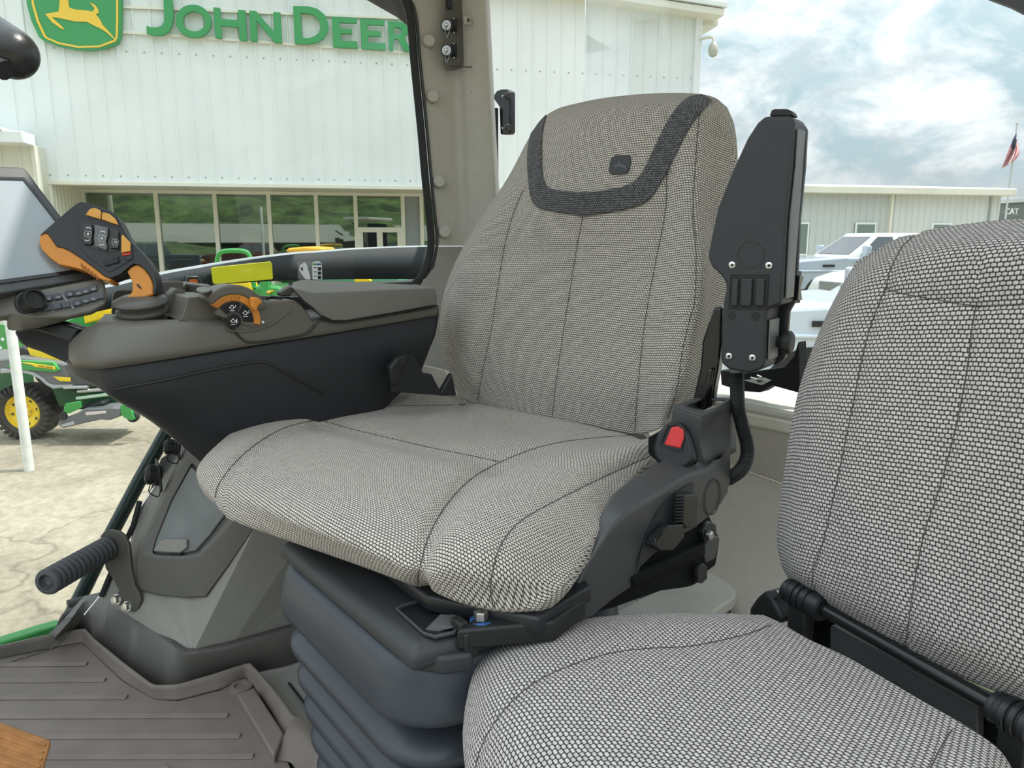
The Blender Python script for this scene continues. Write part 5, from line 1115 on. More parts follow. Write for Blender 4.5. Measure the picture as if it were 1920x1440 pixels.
# roller switch well
wl_ = [(1372,516),(1440,516),(1437,579),(1368,577)]
MB().prism([ak(a, b, 0.0004) for a, b in wl_], AN*0.0004).build('switch_well', RUB, arm)
ww = [ak(a, b, 0.0) for a, b in wl_]; wc = sum(ww, V((0,0,0)))/4
MB().ringprism([(p-wc)*1.05+wc for p in ww], ww, AN*0.0018).build('well_frame', PLB, arm, bevel=0.0005)
for a0, a1 in ((1374,1386),(1391,1412),(1419,1435)):
    MB().prism([ak(a0, 522, 0.001), ak(a1, 522, 0.001), ak(a1-2, 574, 0.001), ak(a0-2, 574, 0.001)], AN*0.004).build('roller', PLD, arm, bevel=0.002, seg=3)
# rocker switch and lock knob on the outer side
sp0 = ak(1469, 520, -0.02)
def sk(u, v, o=0.0): return KP(u, v, sp0, AX, o)
MB().prism([sk(a, b) for a, b in [(1488,507),(1496,508),(1493,568),(1482,568)]], AX*0.006).build('rocker_frame', RUB, arm, bevel=0.0015)
MB().prism([sk(a, b, 0.006) for a, b in [(1492,516),(1500,518),(1494,540),(1497,562),(1488,563)]], AX*0.006).build('rocker_switch', GLB, arm, bevel=0.001)
sp1 = ak(1435, 640, -0.02)
kc = KP(1449, 640, sp1, AX, 0.004)
MB().lathe(kc, AX, [(0.020,-0.004),(0.020,0.001),(0.017,0.002)], 28).build('knob_base', PLG, arm)
MB().lathe(kc, AX, [(0.009,0.0),(0.009,0.014),(0.017,0.016),(0.018,0.026),(0.015,0.029)], 9).build('lock_knob', RUB, arm, bevel=0.001)
# steel arm bracket and corrugated cable
mbk = MB().prism([ak(a, b, -0.030) for a, b in [(1338,576),(1353,576),(1352,640),(1346,690),(1340,720),(1334,762),(1318,770),(1296,760),(1305,720),(1312,690),(1316,640),(1326,610)]], AT*0.02)
mbk.build('arm_bracket', GLB, seat, bevel=0.004, seg=3)
MB().prism([ak(a, b, -0.028) for a, b in [(1330,690),(1340,690),(1336,720),(1322,765),(1314,765),(1324,715)]], AN*0.008).build('bracket_web', GLB, seat, bevel=0.003)
cb = [ak(1381,698,-.03), ak(1382,725,-.03), ak(1384,765,-.035), ak(1392,800,-.035), ak(1401,835,-.035), ak(1400,860,-.035), ak(1388,882,-.04), ak(1366,898,-.06)]
P = spline(cb, 150)
rr = [0.0105+(0.0009 if k % 2 else -0.0006) for k in range(150)]
cab = MB().tube(P, rr, 14).build('corrugated_cable', RUB, seat); tag(cab, 'black corrugated cable sleeve')
# ================================================================== PASSENGER (TRAINING) SEAT
tr = thing('training_seat', 'smaller grey woven folding seat nearest the camera', 'seat', (-0.35, 0.62, -0.855))
H0, H1 = KZ(1490, 1112, -.445), KZ(1885, 1335, -.445)
HX = (H1-H0).normalized(); HY = V((-HX.y, HX.x, 0))
TL = math.radians(9)
TN = (-HY*math.cos(TL)+SZ*math.sin(TL)).normalized(); TP = KZ(1640, 1190, -.43)
T = [
 [(1606,490,-.060),(1645,467,-.060),(1690,444,-.060),(1760,427,-.060),(1850,415,-.060),(1940,409,-.060),(2060,412,-.060),(2160,440,-.07)],
 [(1572,547,-.045),(1612,520,-.012),(1690,490,0),(1770,475,.005),(1860,468,.006),(1960,465,.006),(2080,470,0),(2190,500,-.05)],
 [(1536,622,-.040),(1570,615,0),(1655,600,.008),(1760,590,.004),(1840,588,.003),(1950,590,.006),(2090,600,.0),(2210,620,-.05)],
 [(1500,722,-.040),(1535,722,0),(1620,720,.010),(1720,720,.006),(1830,725,.0),(1950,730,.005),(2100,740,0),(2220,760,-.05)],
 [(1478,830,-.040),(1515,832,0),(1600,838,.010),(1700,845,.006),(1800,855,.0),(1950,870,.005),(2100,880,0),(2220,900,-.05)],
 [(1463,940,-.040),(1500,946,0),(1580,958,.010),(1680,970,.006),(1780,985,.0),(1940,1010,.005),(2100,1030,0),(2230,1060,-.05)],
 [(1457,1010,-.040),(1490,1020,0),(1560,1042,.006),(1650,1070,.006),(1760,1100,.0),(1930,1150,.005),(2090,1190,0),(2230,1220,-.05)],
 [(1464,1056,-.040),(1493,1075,-.008),(1550,1105,-.003),(1640,1145,-.003),(1750,1190,-.003),(1920,1255,0),(2080,1310,0),(2230,1350,-.05)],
 [(1477,1084,-.040),(1505,1107,-.03),(1555,1138,-.03),(1640,1192,-.03),(1750,1248,-.03),(1920,1317,-.03),(2080,1380,-.03),(2230,1420,-.04)],
]
G = net([[KP(u, v, TP, TN, o) for u, v, o in r] for r in T], 120, 120)
TS = [[(1720,436),(1700,455),(1690,465),(1670,505),(1660,542),(1640,590),(1620,657),(1595,780),(1570,900),(1545,1010),(1523,1077),(1530,1115)],
      [(1660,542),(1700,552),(1760,562),(1830,573),(1925,570),(2000,572)],
      [(1830,574),(1822,620),(1812,700),(1790,810),(1760,920),(1733,1000),(1715,1090),(1697,1213)]]
G = groove(G, [smooth2(l, 30) for l in TS], 0.0025, 8)
tb, bvT = shell('backrest', G, HY*0.05, FAB2, tr, 0.93)
for l in TS: seam(bvT, l, tb, 0.0006)
S = [
 [(1432,1153,-.462),(1465,1168,-.455),(1512,1196,-.452),(1600,1238,-.452),(1720,1308,-.452),(1800,1354,-.452),(1868,1400,-.457),(1902,1446,-.475)],
 [(1330,1149,-.465),(1370,1162,-.450),(1440,1203,-.448),(1540,1262,-.448),(1650,1332,-.448),(1760,1402,-.448),(1830,1452,-.450),(1875,1505,-.47)],
 [(1220,1149,-.465),(1260,1166,-.447),(1330,1216,-.445),(1420,1276,-.445),(1530,1352,-.445),(1640,1432,-.445),(1740,1500,-.45),(1800,1570,-.47)],
 [(1100,1159,-.465),(1140,1178,-.447),(1200,1230,-.443),(1290,1300,-.443),(1390,1380,-.443),(1500,1470,-.443),(1600,1550,-.45),(1660,1620,-.47)],
 [(1000,1177,-.465),(1035,1200,-.447),(1080,1255,-.442),(1160,1335,-.442),(1250,1425,-.442),(1350,1520,-.442),(1440,1600,-.45),(1500,1680,-.47)],
 [(930,1203,-.468),(955,1235,-.451),(990,1300,-.446),(1050,1390,-.446),(1130,1490,-.446),(1220,1600,-.448),(1300,1690,-.455),(1350,1750,-.475)],
 [(893,1248,-.475),(908,1290,-.464),(930,1350,-.460),(975,1450,-.460),(1040,1560,-.460),(1110,1670,-.462),(1180,1760,-.47),(1220,1830,-.49)],
 [(874,1315,-.490),(881,1350,-.487),(893,1410,-.486),(930,1520,-.486),(980,1640,-.487),(1040,1760,-.488),(1100,1860,-.49),(1140,1920,-.51)],
 [(867,1375,-.512),(869,1415,-.512),(878,1480,-.512),(908,1600,-.512),(952,1720,-.512),(1008,1840,-.512),(1060,1940,-.512),(1100,2000,-.525)],
]
G = net([[KZ(*p) for p in r] for r in S], 120, 120)
SS = [[(1445,1172),(1397,1190),(1300,1211),(1220,1216),(1140,1226),(1040,1260),(980,1297),(935,1345),(905,1395),(890,1445)],
      [(1785,1368),(1765,1400),(1745,1440)]]
G = groove(G, [smooth2(l, 30) for l in SS], 0.002, 8)
tcu, bvS = shell('cushion', G, (0.02, 0.02, -0.05), FAB2, tr, 0.9)
for l in SS: seam(bvS, l, tcu, 0.0006)
# hinge tube, clamps, hinge plate
e = 0.30
MB().cyl(H0-HX*0.004, H1+HX*0.16, 0.0085, 20).build('hinge_tube', GLB, tr)
def clamp(c):
    for dx, r, wd in ((-0.012,0.0155,0.006),(0.0,0.0175,0.007),(0.009,0.0175,0.006),(0.019,0.0170,0.008),(0.034,0.0165,0.016)):
        MB().lathe(c+HX*dx, HX, [(r-0.001,-wd/2),(r,-wd/2+0.001),(r,wd/2-0.001),(r-0.001,wd/2)], 24).build('clamp_ring', PLB, tr)
    MB().cyl(c-HX*0.016, c+HX*0.044, 0.0145, 20).build('clamp_sleeve', RUB, tr)
    MB().box(c+HX*0.01-SZ*0.03, HX, HY, SZ, 0.028, 0.02, 0.05).build('clamp_bracket', RUB, tr, bevel=0.003)
clamp(H0+HX*0.004); clamp(H1+HX*0.004)
m0, m1 = KZ(1552, 1172, -.468), KZ(1830, 1330, -.468)
hx2 = (m1-m0).normalized()
hp = [KP(u, v, m0-HY*0.0, -HY, 0.0) for u, v in [(1556,1172),(1832,1322),(1832,1385),(1555,1218)]]
MB().prism(hp, HY*0.012).build('hinge_plate', PLG, tr, bevel=0.002)
MB().prism([KP(u, v, m0+HY*0.016, -HY, 0.0) for u, v in [(1500,1130),(1930,1345),(1930,1440),(1500,1215)]], HY*0.012).build('rear_plate', RUBM, tr, bevel=0.002)
MB().prism([KP(u, v, H0+HX*-0.012, -HY, 0.0) for u, v in [(1402,1160),(1404,1140),(1418,1120),(1432,1108),(1446,1118),(1462,1150),(1470,1165),(1440,1175)]], HY*0.05).build('recline_cover', RUB, tr, bevel=0.006, seg=3)
MB().prism([KP(u, v, H0+HX*-0.012, -HY, 0.0) for u, v in [(1444,1116),(1456,1106),(1460,1112),(1450,1122)]], HY*0.01).build('release_tab', STL, tr, bevel=0.001)
MB().box((H0+H1)/2-SZ*0.24-HY*0.12+HX*0.03, HX, HY, SZ, 0.20, 0.20, 0.30).build('pedestal', PLD, tr, bevel=0.01)
# ================================================================== CONTROL CONSOLE
cs = thing('control_console', 'long brown-grey armrest control console over a black tapering body', 'console', q(600, 760, -1.30))
L0 = [(128,677,-1.375),(133,683,-1.345),(146,688,-1.315),(177,692,-1.28),(208,690,-1.262),(300,676,-1.25),(417,657,-1.25),(500,644,-1.25),(592,630,-1.25),(700,612,-1.25),(823,591,-1.25)]
L1 = [(128,650,-1.375),(133,656,-1.345),(146,662,-1.315),(177,668,-1.28),(208,668,-1.262),(300,655,-1.252),(417,640,-1.252),(500,628,-1.252),(592,616,-1.252),(700,600,-1.252),(823,580,-1.252)]
L2 = [(131,640,-1.385),(142,630,-1.37),(158,618,-1.355),(180,609,-1.335),(205,606,-1.315),(300,604,-1.28),(417,602,-1.262),(500,600,-1.258),(592,600,-1.256),(700,594,-1.254),(823,573,-1.254)]
L3 = [(140,632,-1.40),(155,620,-1.39),(175,611,-1.385),(200,604,-1.375),(215,602,-1.365),(300,601,-1.32),(417,598,-1.30),(500,597,-1.30),(592,596,-1.30),(700,590,-1.30),(815,571,-1.30)]
G = [spline([q(*p) for p in r], 90) for r in (L0, L1, L2, L3)]
G = [[c for c in spline([G[k][j] for k in range(4)], 10)] for j in range(90)]
o_ = MB().grid(G).build('side_cover', CONS, cs, angle=70); m_ = o_.modifiers.new('t', 'SOLIDIFY'); m_.thickness = 0.004; m_.offset = 1
# deck and outer side so the console is a closed body
D0 = [q(*p) for p in L3]; D1 = [V((-1.46, p.y+0.01 if p.y > 0.32 else 0.30, p.z+0.004)) for p in D0]
MB().grid([D0, D1]).build('deck', CONS, cs)
MB().prism([V((-1.44,0.27,-0.22)), V((-1.44,0.95,-0.22)), V((-1.44,0.95,-0.10)), V((-1.44,0.30,-0.13))], (-0.02,0,0)).build('outer_side', CONL, cs)
# black lower body with its stepped panel
M0 = [(129,672,-1.382),(134,678,-1.352),(147,684,-1.322),(178,688,-1.287),(209,686,-1.27),(300,672,-1.26),(417,653,-1.26),(500,640,-1.26),(592,626,-1.26),(700,608,-1.26),(822,587,-1.26)]
M1 = [(131,690,-1.38),(140,700,-1.35),(155,706,-1.32),(185,713,-1.29),(215,720,-1.27),(300,711,-1.258),(387,693,-1.257),(470,679,-1.257),(560,690,-1.257),(700,660,-1.257),(815,625,-1.257)]
M2 = [(140,702,-1.385),(150,706,-1.36),(165,711,-1.335),(192,728,-1.30),(222,745,-1.285),(300,750,-1.268),(387,745,-1.266),(470,730,-1.266),(560,740,-1.266),(690,710,-1.266),(803,655,-1.266)]
M3 = [(166,711,-1.40),(180,718,-1.385),(200,731,-1.365),(230,750,-1.35),(262,771,-1.335),(312,808,-1.325),(371,858,-1.315),(440,915,-1.31),(560,900,-1.305),(680,800,-1.30),(786,700,-1.285)]
G = [spline([q(*p) for p in r], 80) for r in (M0, M1, M2, M3)]
G = [[c for c in spline([G[k][j] for k in range(4)], 24)] for j in range(80)]
lb = MB().grid(G).build('lower_body', CONL, cs, angle=60); m_ = lb.modifiers.new('t', 'SOLIDIFY'); m_.thickness = 0.006; m_.offset = 0
bvL = BVHTree.FromPolygons([tuple(p) for r in G for p in r], [(i*24+j, i*24+j+1, (i+1)*24+j+1, (i+1)*24+j) for i in range(79) for j in range(23)])
gl_ = [(215,728),(300,713),(387,694),(440,684),(469,679),(490,678),(502,681),(520,690),(560,712),(602,735)]
P = [cast(bvL, a, b, 0.0035) for a, b in smooth2(gl_, 60)]; P = [p for p in P if p is not None]
MB().tube(P, 0.0028, 6).build('panel_crease', RUB, lb)
MB().prism([q(a, b, -1.36) for a, b in [(168,711),(180,709),(192,716),(198,727),(188,727),(176,720)]], (-0.01,0,0)).build('cable_port', RUB, lb)
# armrest pad
near = [(545,538),(556,541),(584,549),(640,547),(720,543),(805,540),(815,542),(820,556),(819,571),(740,586),(650,601),(624,601),(609,594),(571,565)]
def padl(x, dv, sc=1.0): return [q(a, b+dv, x) for a, b in near]
PN0 = [q(a, b, -1.240) for a, b in near]
PN1 = [p+V((-0.005,0,0.0)) for p in PN0]
far = [(548,530),(553,528),(566,524),(640,527),(720,531),(795,535),(806,538),(812,552),(812,566),(735,580),(650,594),(624,594),(609,587),(571,560)]
PF0 = [q(a, b, -1.34) for a, b in far]
pad = MB().loft([PN0, PF0]).build('armrest_pad', mat('pad_soft_grey', (0.165,0.158,0.142), 0.6, bump=0.5, bscale=260), cs, bevel=0.008, seg=4)
tag(pad, 'soft grey-brown armrest pad')
gp = [(545,540),(558,552),(571,567),(590,583),(609,597),(624,603),(650,603),(740,588),(820,573)]
MB().tube([q(a, b, -1.2445) for a, b in smooth2(gp, 40)], 0.0016, 6).build('pad_gap', RUB, cs)
MB().tube([q(a, b, -1.2495) for a, b in smooth2([(403,546),(404,573),(412,580),(430,610),(455,638),(463,642),(480,643),(520,638),(560,631),(578,625),(590,612),(602,595)], 50)], 0.0010, 6).build('module_gap', RUB, cs)
# control module with throttle dial
DN = V((1,0,0)); DP = q(439, 602, -1.2465)
def dk_(u, v, o=0.0): return KP(u, v, DP, DN, o)
mod = [(352,556),(356,549),(366,545),(385,544),(397,548),(400,555),(405,575),(412,580),(430,612),(455,638),(468,642),(485,642),(520,637),(562,630),(578,622),(592,605),(580,585),(567,570),(548,556),(540,557),(500,560),(480,566),(470,556),(450,541),(430,537),(412,541),(401,549)]
MODB = [(403,547),(404,573),(412,580),(430,610),(455,636),(465,641),(482,642),(520,637),(560,630),(578,623),(592,607),(580,590),(566,572),(552,562),(492,565),(470,562),(440,560),(415,560)]
MB().prism([q(a, b, -1.249) for a, b in MODB], (-0.06,0,0)).build('control_module', CONS, cs, bevel=0.004, seg=3)
def arc(cx, cy, r, a0, a1, n): return [(cx+r*math.cos(math.radians(a0+(a1-a0)*k/(n-1))), cy-r*math.sin(math.radians(a0+(a1-a0)*k/(n-1)))*1.0) for k in range(n)]
def sector(cx, cy, r0, r1, a0, a1, n=24): return arc(cx, cy, r1, a0, a1, n)+arc(cx, cy, r0, a1, a0, n)
cx, cy = 439, 602
MB().prism([dk_(a, b, 0.004) for a, b in sector(cx, cy-1, 49, 67, 22, 143, 30)], -DN*0.05).build('dial_hood', CONS, cs, bevel=0.003, seg=3)
dl_ = MB().prism([dk_(a, b, 0.003) for a, b in sector(cx, cy, 37.5, 50, -8, 142, 36)], -DN*0.02).build('throttle_dial', ORA, cs, bevel=0.0012); tag(dl_, 'orange throttle dial')
MB().prism([dk_(a, b, 0.004) for a, b in [(466,556),(480,557),(489,566),(480,573),(476,584),(466,575)]], DN*0.012).build('dial_tab', ORA, dl_, bevel=0.003, seg=3)
for k in range(11):
    a = math.radians(142-k*6.4); p0 = (cx+39*math.cos(a), cy-39*math.sin(a)); p1 = (cx+49*math.cos(a), cy-49*math.sin(a))
    MB().tube([dk_(*p0, 0.0034), dk_(*p1, 0.0034)], 0.0006, 5).build('dial_notch', mat('orange_shadow', (0.30,0.10,0.012), 0.5), dl_)
MB().prism([dk_(a, b, 0.001) for a, b in sector(cx, cy, 2, 37, -16, 160, 30)], -DN*0.01).build('dial_face', CONS, cs)
s1_ = MB().prism([dk_(a, b, 0.003) for a, b in sector(cx, cy, 17, 36, 69, 137, 18)], -DN*0.006).build('speed_button', GLB, cs, bevel=0.0006)
s2_ = MB().prism([dk_(a, b, 0.003) for a, b in sector(cx, cy, 17, 36, -3, 63, 18)], -DN*0.006).build('speed_button', GLB, cs, bevel=0.0006)
s3_ = MB().prism([dk_(a, b, 0.0045) for a, b in arc(cx, cy, 13.5, 0, 345, 24)], -DN*0.008).build('round_button', GLB, cs, bevel=0.0008)
def icon(cx_, cy_, s, txt, par, o):
    ring = arc(cx_, cy_, 3.6*s, 0, 330, 12); rin = arc(cx_, cy_, 2.7*s, 0, 330, 12)
    MB().ringprism([dk_(a, b, o) for a, b in ring], [dk_(a, b, o) for a, b in rin], DN*0.0003).build('engine_icon', WHT, par)
    for a, b, w_, h_ in ((0,-4.2,3.4,0.8),(-4.6,0,0.8,3),(4.4,0,0.8,3),(0.5,6.2,9,0.9)):
        MB().prism([dk_(cx_+(a-w_/2)*s, cy_+(b-h_/2)*s, o), dk_(cx_+(a+w_/2)*s, cy_+(b-h_/2)*s, o), dk_(cx_+(a+w_/2)*s, cy_+(b+h_/2)*s, o), dk_(cx_+(a-w_/2)*s, cy_+(b+h_/2)*s, o)], DN*0.0003).build('icon_line', WHT, par)
    if txt:
        c = dk_(cx_+6.6*s, cy_-2*s, o); e_ = (dk_(cx_+9*s, cy_-2*s, o)-c); g_ = (dk_(cx_+6.6*s, cy_-6*s, o)-c)
        text_mesh(txt, 0.0065, c, e_, DN.cross(e_), 0.0002, 'icon_number', WHT, par, 0.0001)
    else:
        MB().prism([dk_(cx_+5.8*s, cy_-4*s, o), dk_(cx_+7.6*s, cy_-4*s, o), dk_(cx_+7.8*s, cy_+4*s, o), dk_(cx_+5.6*s, cy_+4*s, o)], DN*0.0003).build('icon_line', WHT, par)
icon(435, 576.5, 1.0, '1', s1_, 0.0034); icon(460, 587, 1.0, '2', s2_, 0.0034); icon(437, 602, 1.0, None, s3_, 0.0049)
MB().lathe(dk_(493, 604, 0.001), DN, [(0.0022,-0.004),(0.0022,0.0008),(0.001,0.001)], 8).build('white_mark', WHT, cs)
MB().tube([q(a, b, -1.2475) for a, b in smooth2([(426,616),(435,620),(462,621),(497,613),(515,604),(530,592),(545,580)], 40)], 0.0016, 8).build('recess_edge', CONS, cs)
# top strips, round touch button, slots behind the dial
def tz_(u, v, z=-0.094): return KZ(u, v, z)
zt = q(390, 548, -1.30).z
MB().prism([q(a, b, -1.275) for a, b in [(335,602),(343,590),(349,570),(352,558),(360,557),(402,558),(404,574),(412,582),(425,603)]], (-0.10,0,0.004)).build('deck_block', CONS, cs, bevel=0.002, seg=3)
MB().prism([KZ(a, b, zt) for a, b in [(300,529),(345,527),(392,533),(395,536),(350,532),(344,536),(300,534)]], (0,0,-0.02)).build('far_rim', CONS, cs, bevel=0.002)
rbz = q(386, 545, -1.32)
cc_ = [KZ(382+14*math.cos(t), 545.5+5.2*math.sin(t), rbz.z+0.004) for t in [2*math.pi*k/24 for k in range(24)]]
MB().prism(cc_, (0,0,0.003)).build('touch_button', CONS, cs, bevel=0.001)
MB().prism([q(a, b, -1.29) for a, b in [(490,556),(545,557),(548,566),(494,567)]], (-0.03,0,0.0)).build('slot_strip', GLB, cs, bevel=0.001)
for u in (493, 518): MB().box(q(u, 560, -1.287), V((1,0,0)), V((0,1,0)), SZ0, 0.04, 0.005, 0.010).build('slot_bar', PLB, cs)
MB().prism([q(a, b, -1.36) for a, b in [(524,548),(540,538),(548,535),(552,545),(545,556),(528,556)]], (-0.02,0,0)).build('rear_lever', CONS, cs, bevel=0.003)
yl = MB().prism([q(a, b, -1.37) for a, b in [(503,550),(506,546),(512,544),(517,545),(512,549),(506,553)]], (-0.015,0,0)).build('yellow_lever', YEL, cs, bevel=0.002)
# joystick well
jw = [(322,596),(337,590),(346,574),(348,556),(343,543),(332,535),(345,529),(300,529),(296,545)]
MB().prism([q(a, b, -1.345) for a, b in [(313,598),(330,594),(341,585),(346,572),(348,556),(347,545),(330,540),(318,552),(314,570)]], (-0.03,0,0)).build('well_wall', CONS, cs, bevel=0.0015)
MB().prism([KZ(a, b, q(330,566,-1.35).z) for a, b in [(317,567),(347,564),(348,555),(338,551),(326,553),(316,560)]], (0,0,-0.006)).build('well_ledge', mat('ledge_satin', (0.16,0.17,0.175), 0.3), cs, bevel=0.002)
MB().lathe(KZ(315, 560, q(330,566,-1.35).z+0.001), (0,0,1), [(0.012,0),(0.012,0.001)], 20).build('well_hole', RUB, cs)
MB().prism([q(a, b, -1.42) for a, b in [(211,590),(212,556),(216,546),(226,543),(250,543),(300,527),(344,527),(346,545),(300,552),(240,575),(232,590)]], (-0.012,0,0)).build('well_back', CONS, cs, bevel=0.003)
# ================================================================== JOYSTICK
js = thing('joystick', 'black and orange multi-function joystick with button panel', 'joystick', q(263, 600, -1.335))
JN = V((0.80,-0.50,0.28)).normalized(); JP = q(262, 556, -1.335)+JN*0.012
def jk(u, v, o=0.0): return KP(u, v, JP, JN, o)
c = q(263, 563, -1.335); S1 = 0.0385
prof = [(0.030,-0.052),(0.030,-0.048),(0.034,-0.046),(0.034,-0.043),(0.029,-0.041),(0.029,-0.038),(0.036,-0.035),(0.0365,-0.031),(0.031,-0.028),(0.031,-0.025),(0.039,-0.021),(0.041,-0.016),(0.040,-0.013),(0.034,-0.011),(0.033,-0.009),(0.039,-0.006),(0.0425,-0.001),(0.041,0.003),(0.030,0.008),(0.016,0.010)]
MB().lathe(c-V((0,0,0.002)), (0.16,-0.12,1), prof, 40).build('rubber_boot', mat('boot_rubber', (0.085,0.082,0.076), 0.42), js, angle=50)
stem = [(237,509),(245,501),(254,496),(262,497),(272,505),(281,517),(287,532),(288,552),(269,558),(240,561),(236,556),(245,551),(248,542),(247,528),(242,517)]
MB().prism([jk(a, b, -0.004) for a, b in stem], -JN*0.026).build('stem', ORA, js, bevel=0.006, seg=4)
MB().prism([jk(a, b, -0.0035) for a, b in [(255,533),(260,533),(266,541),(262,541)]], JN*0.0006).build('stem_port', RUB, js)
grip = [(75,441),(85,431),(108,411),(128,394),(143,382),(152,378),(164,380),(180,385),(196,391),(210,397),(219,405),(226,418),(233,434),(247,455),(260,468),(271,479),(283,496),(291,515),(294,535),(290,552),(286,545),(288,532),(282,517),(273,506),(262,497),(251,494),(242,500),(225,514.5),(206,522),(196,517.5),(174,500),(152,484),(132,471),(117,464),(107,463),(98,450),(89,437),(82,437)]
bdy = MB().prism([jk(a, b, 0.0) for a, b in grip], -JN*0.034).build('grip', mat('grip_black', (0.018,0.020,0.024), 0.45, bump=0.2, bscale=900), js, bevel=0.005, seg=4)
ora = [(75,442),(82,437),(89,437),(98,450),(107,463),(117,464),(132,471),(152,484),(174,500),(196,517.5),(206,522),(210,523),(204.5,527.5),(196,526),(174,517.5),(155,506),(137.5,501.5),(110,496),(94,484),(78,468),(73,453)]
og = MB().prism([jk(a, b, -0.002) for a, b in ora], -JN*0.036).build('grip_underside', ORA, js, bevel=0.004, seg=4)
for k in range(5):
    u = 152+k*6.5; v = 494+k*5
    MB().tube([jk(u, v, -0.001), jk(u+5, v+11, -0.002)], 0.0012, 6).build('grip_vent', mat('orange_shadow', (0.30,0.10,0.012), 0.5), og)
panel = [(146,421),(152,404),(167,389),(178,386),(206,396),(218,406),(224,424),(232,437),(248,456),(250,478),(242,490),(226,500),(205,511),(195,504),(170,486),(152,468),(146,450)]
pn = MB().prism([jk(a, b, 0.0) for a, b in panel], JN*0.0012).build('button_panel', PLB, js, bevel=0.0008)
def btn(L, m, h=0.004, nm='button', o=0.001): return MB().prism([jk(a, b, o) for a, b in L], JN*h).build(nm, m, pn, bevel=0.0012, seg=3)
btn([(162,404),(170,393),(178,391),(188,394),(191.5,399),(190,412.5)], AMB)
btn([(192.5,404),(194.5,399),(206,401.5),(217.5,411),(223.5,423),(210,419),(192,412.5)], AMB)
btn([(228.6,443),(231.6,441),(246,456),(246,472),(228.6,475)], AMB)
btn([(155,416),(224,431),(225,470),(202,474),(170,465),(151,450)], GLB, 0.0012, 'button_well')
btn([(157,421),(174,421.5),(176,434),(174,446),(175,455),(172,461),(158,458.5),(153,447),(155,432)], GLB, 0.004, 'rocker_button', 0.002)
bA = btn([(180,423),(204,428.5),(204,442),(200,453),(203,462),(201.7,471),(181,463.5),(178.5,447.5),(180,436)], mat('rocker_grey', (0.12,0.125,0.13), 0.4), 0.0055, 'rocker_button', 0.002)
btn([(211,433),(224,436),(223.5,468),(207.5,467)], GLB, 0.004, 'rocker_button', 0.002)
sw_ = btn([(191.5,488),(220.6,478.5),(224,493),(197,499.5)], PLB, 0.003, 'scroll_wheel')
for k in range(8):
    u = 194.5+k*3.6; v = 487.5-k*1.2
    MB().tube([jk(u, v, 0.0042), jk(u+4, v+11, 0.0042)], 0.0006, 5).build('wheel_rib', RUB, pn)
btn([(229,476.5),(246,473.5),(246,477),(229.5,480)], mat('red_stripe', (0.8,0.06,0.03), 0.4), 0.002, 'red_stripe')
btn([(231,482),(248,479),(249,485),(244,488),(233,488)], PLB, 0.0015, 'lower_tab')
jx = (jk(200, 440)-jk(160, 430)).normalized(); jy = JN.cross(jx)
for s_, u, v, h, sz in (('B', 165, 439, 0.0062, 0.0066), ('A', 191, 447, 0.0078, 0.0066), ('12', 216, 454, 0.0062, 0.0056)):
    text_mesh(s_, sz, jk(u, v, h), jx, jy, 0.0, 'letter', WHT, pn, 0.0002)
for u, v, sg_, h in ((166,427,1,0.0062),(164,451,-1,0.0062),(193,434,1,0.0078),(191,459,-1,0.0078)):
    MB().tube([jk(u-4.5, v+1.6*sg_, h), jk(u-3, v-0.6*sg_, h), jk(u+3, v+0.2*sg_, h), jk(u+4.2, v+2.6*sg_, h)], 0.0006, 5).build('chevron', WHT, pn)
for cu, cv, w_, h_, oo in ((165,439,10,9,0.0062),(191.5,447,10.5,9.5,0.0078),(216,454,9.5,9,0.0062)):
    P = rrect((0,0,0), (1,0,0), (0,1,0), w_+2, h_+2, 2.6, 3); P = [jk(cu+p.x+p.y*-0.1, cv+p.y+p.x*0.2, oo) for p in P]
    MB().tube(P+P[:1], 0.0002, 4).build('letter_box', WHT, pn)
for u, v in ((181,402),(206,410)):
    P = [jk(a, b, 0.0052) for a, b in arc(u, v, 4, 0, 330, 14)]
    MB().tube(P, 0.0003, 4).build('button_mark', mat('pale_amber', (0.85,0.60,0.35), 0.5), pn)
# ================================================================== DISPLAY
dp = thing('touchscreen_display', 'large tilted touchscreen display at the left edge beside the joystick', 'display', KD(20, 540, 1.22))
VN = V((0.86,0.05,0.50)).normalized(); VP_ = KD(100, 430, 1.235)
def vk(u, v, o=0.0): return KP(u, v, VP_, VN, o)
house = [(-260,318),(0,312),(40,313),(48,317),(56,327),(117,409),(150,455),(190,512),(187,519),(160,524),(0,551),(-260,590)]
MB().prism([vk(a, b) for a, b in house], -VN*0.035).build('housing', mat('display_bezel', (0.055,0.058,0.062), 0.4), dp, bevel=0.003, seg=3)
scr = [(-260,345),(0,338),(43,339),(102,415),(136,462),(163,499),(155,505),(0,526),(-260,562)]
fro = [(-260,340),(0,333),(45,334),(106,413),(142,462),(171,500),(160,510),(0,533),(-260,570)]
MB().ringprism([vk(a, b, 0.0) for a, b in fro], [vk(a, b, 0.0) for a, b in scr], VN*0.0025).build('bezel_lip', GLB, dp)
MB().prism([vk(a, b, 0.0) for a, b in scr], VN*0.001).build('screen', SCRN, dp)
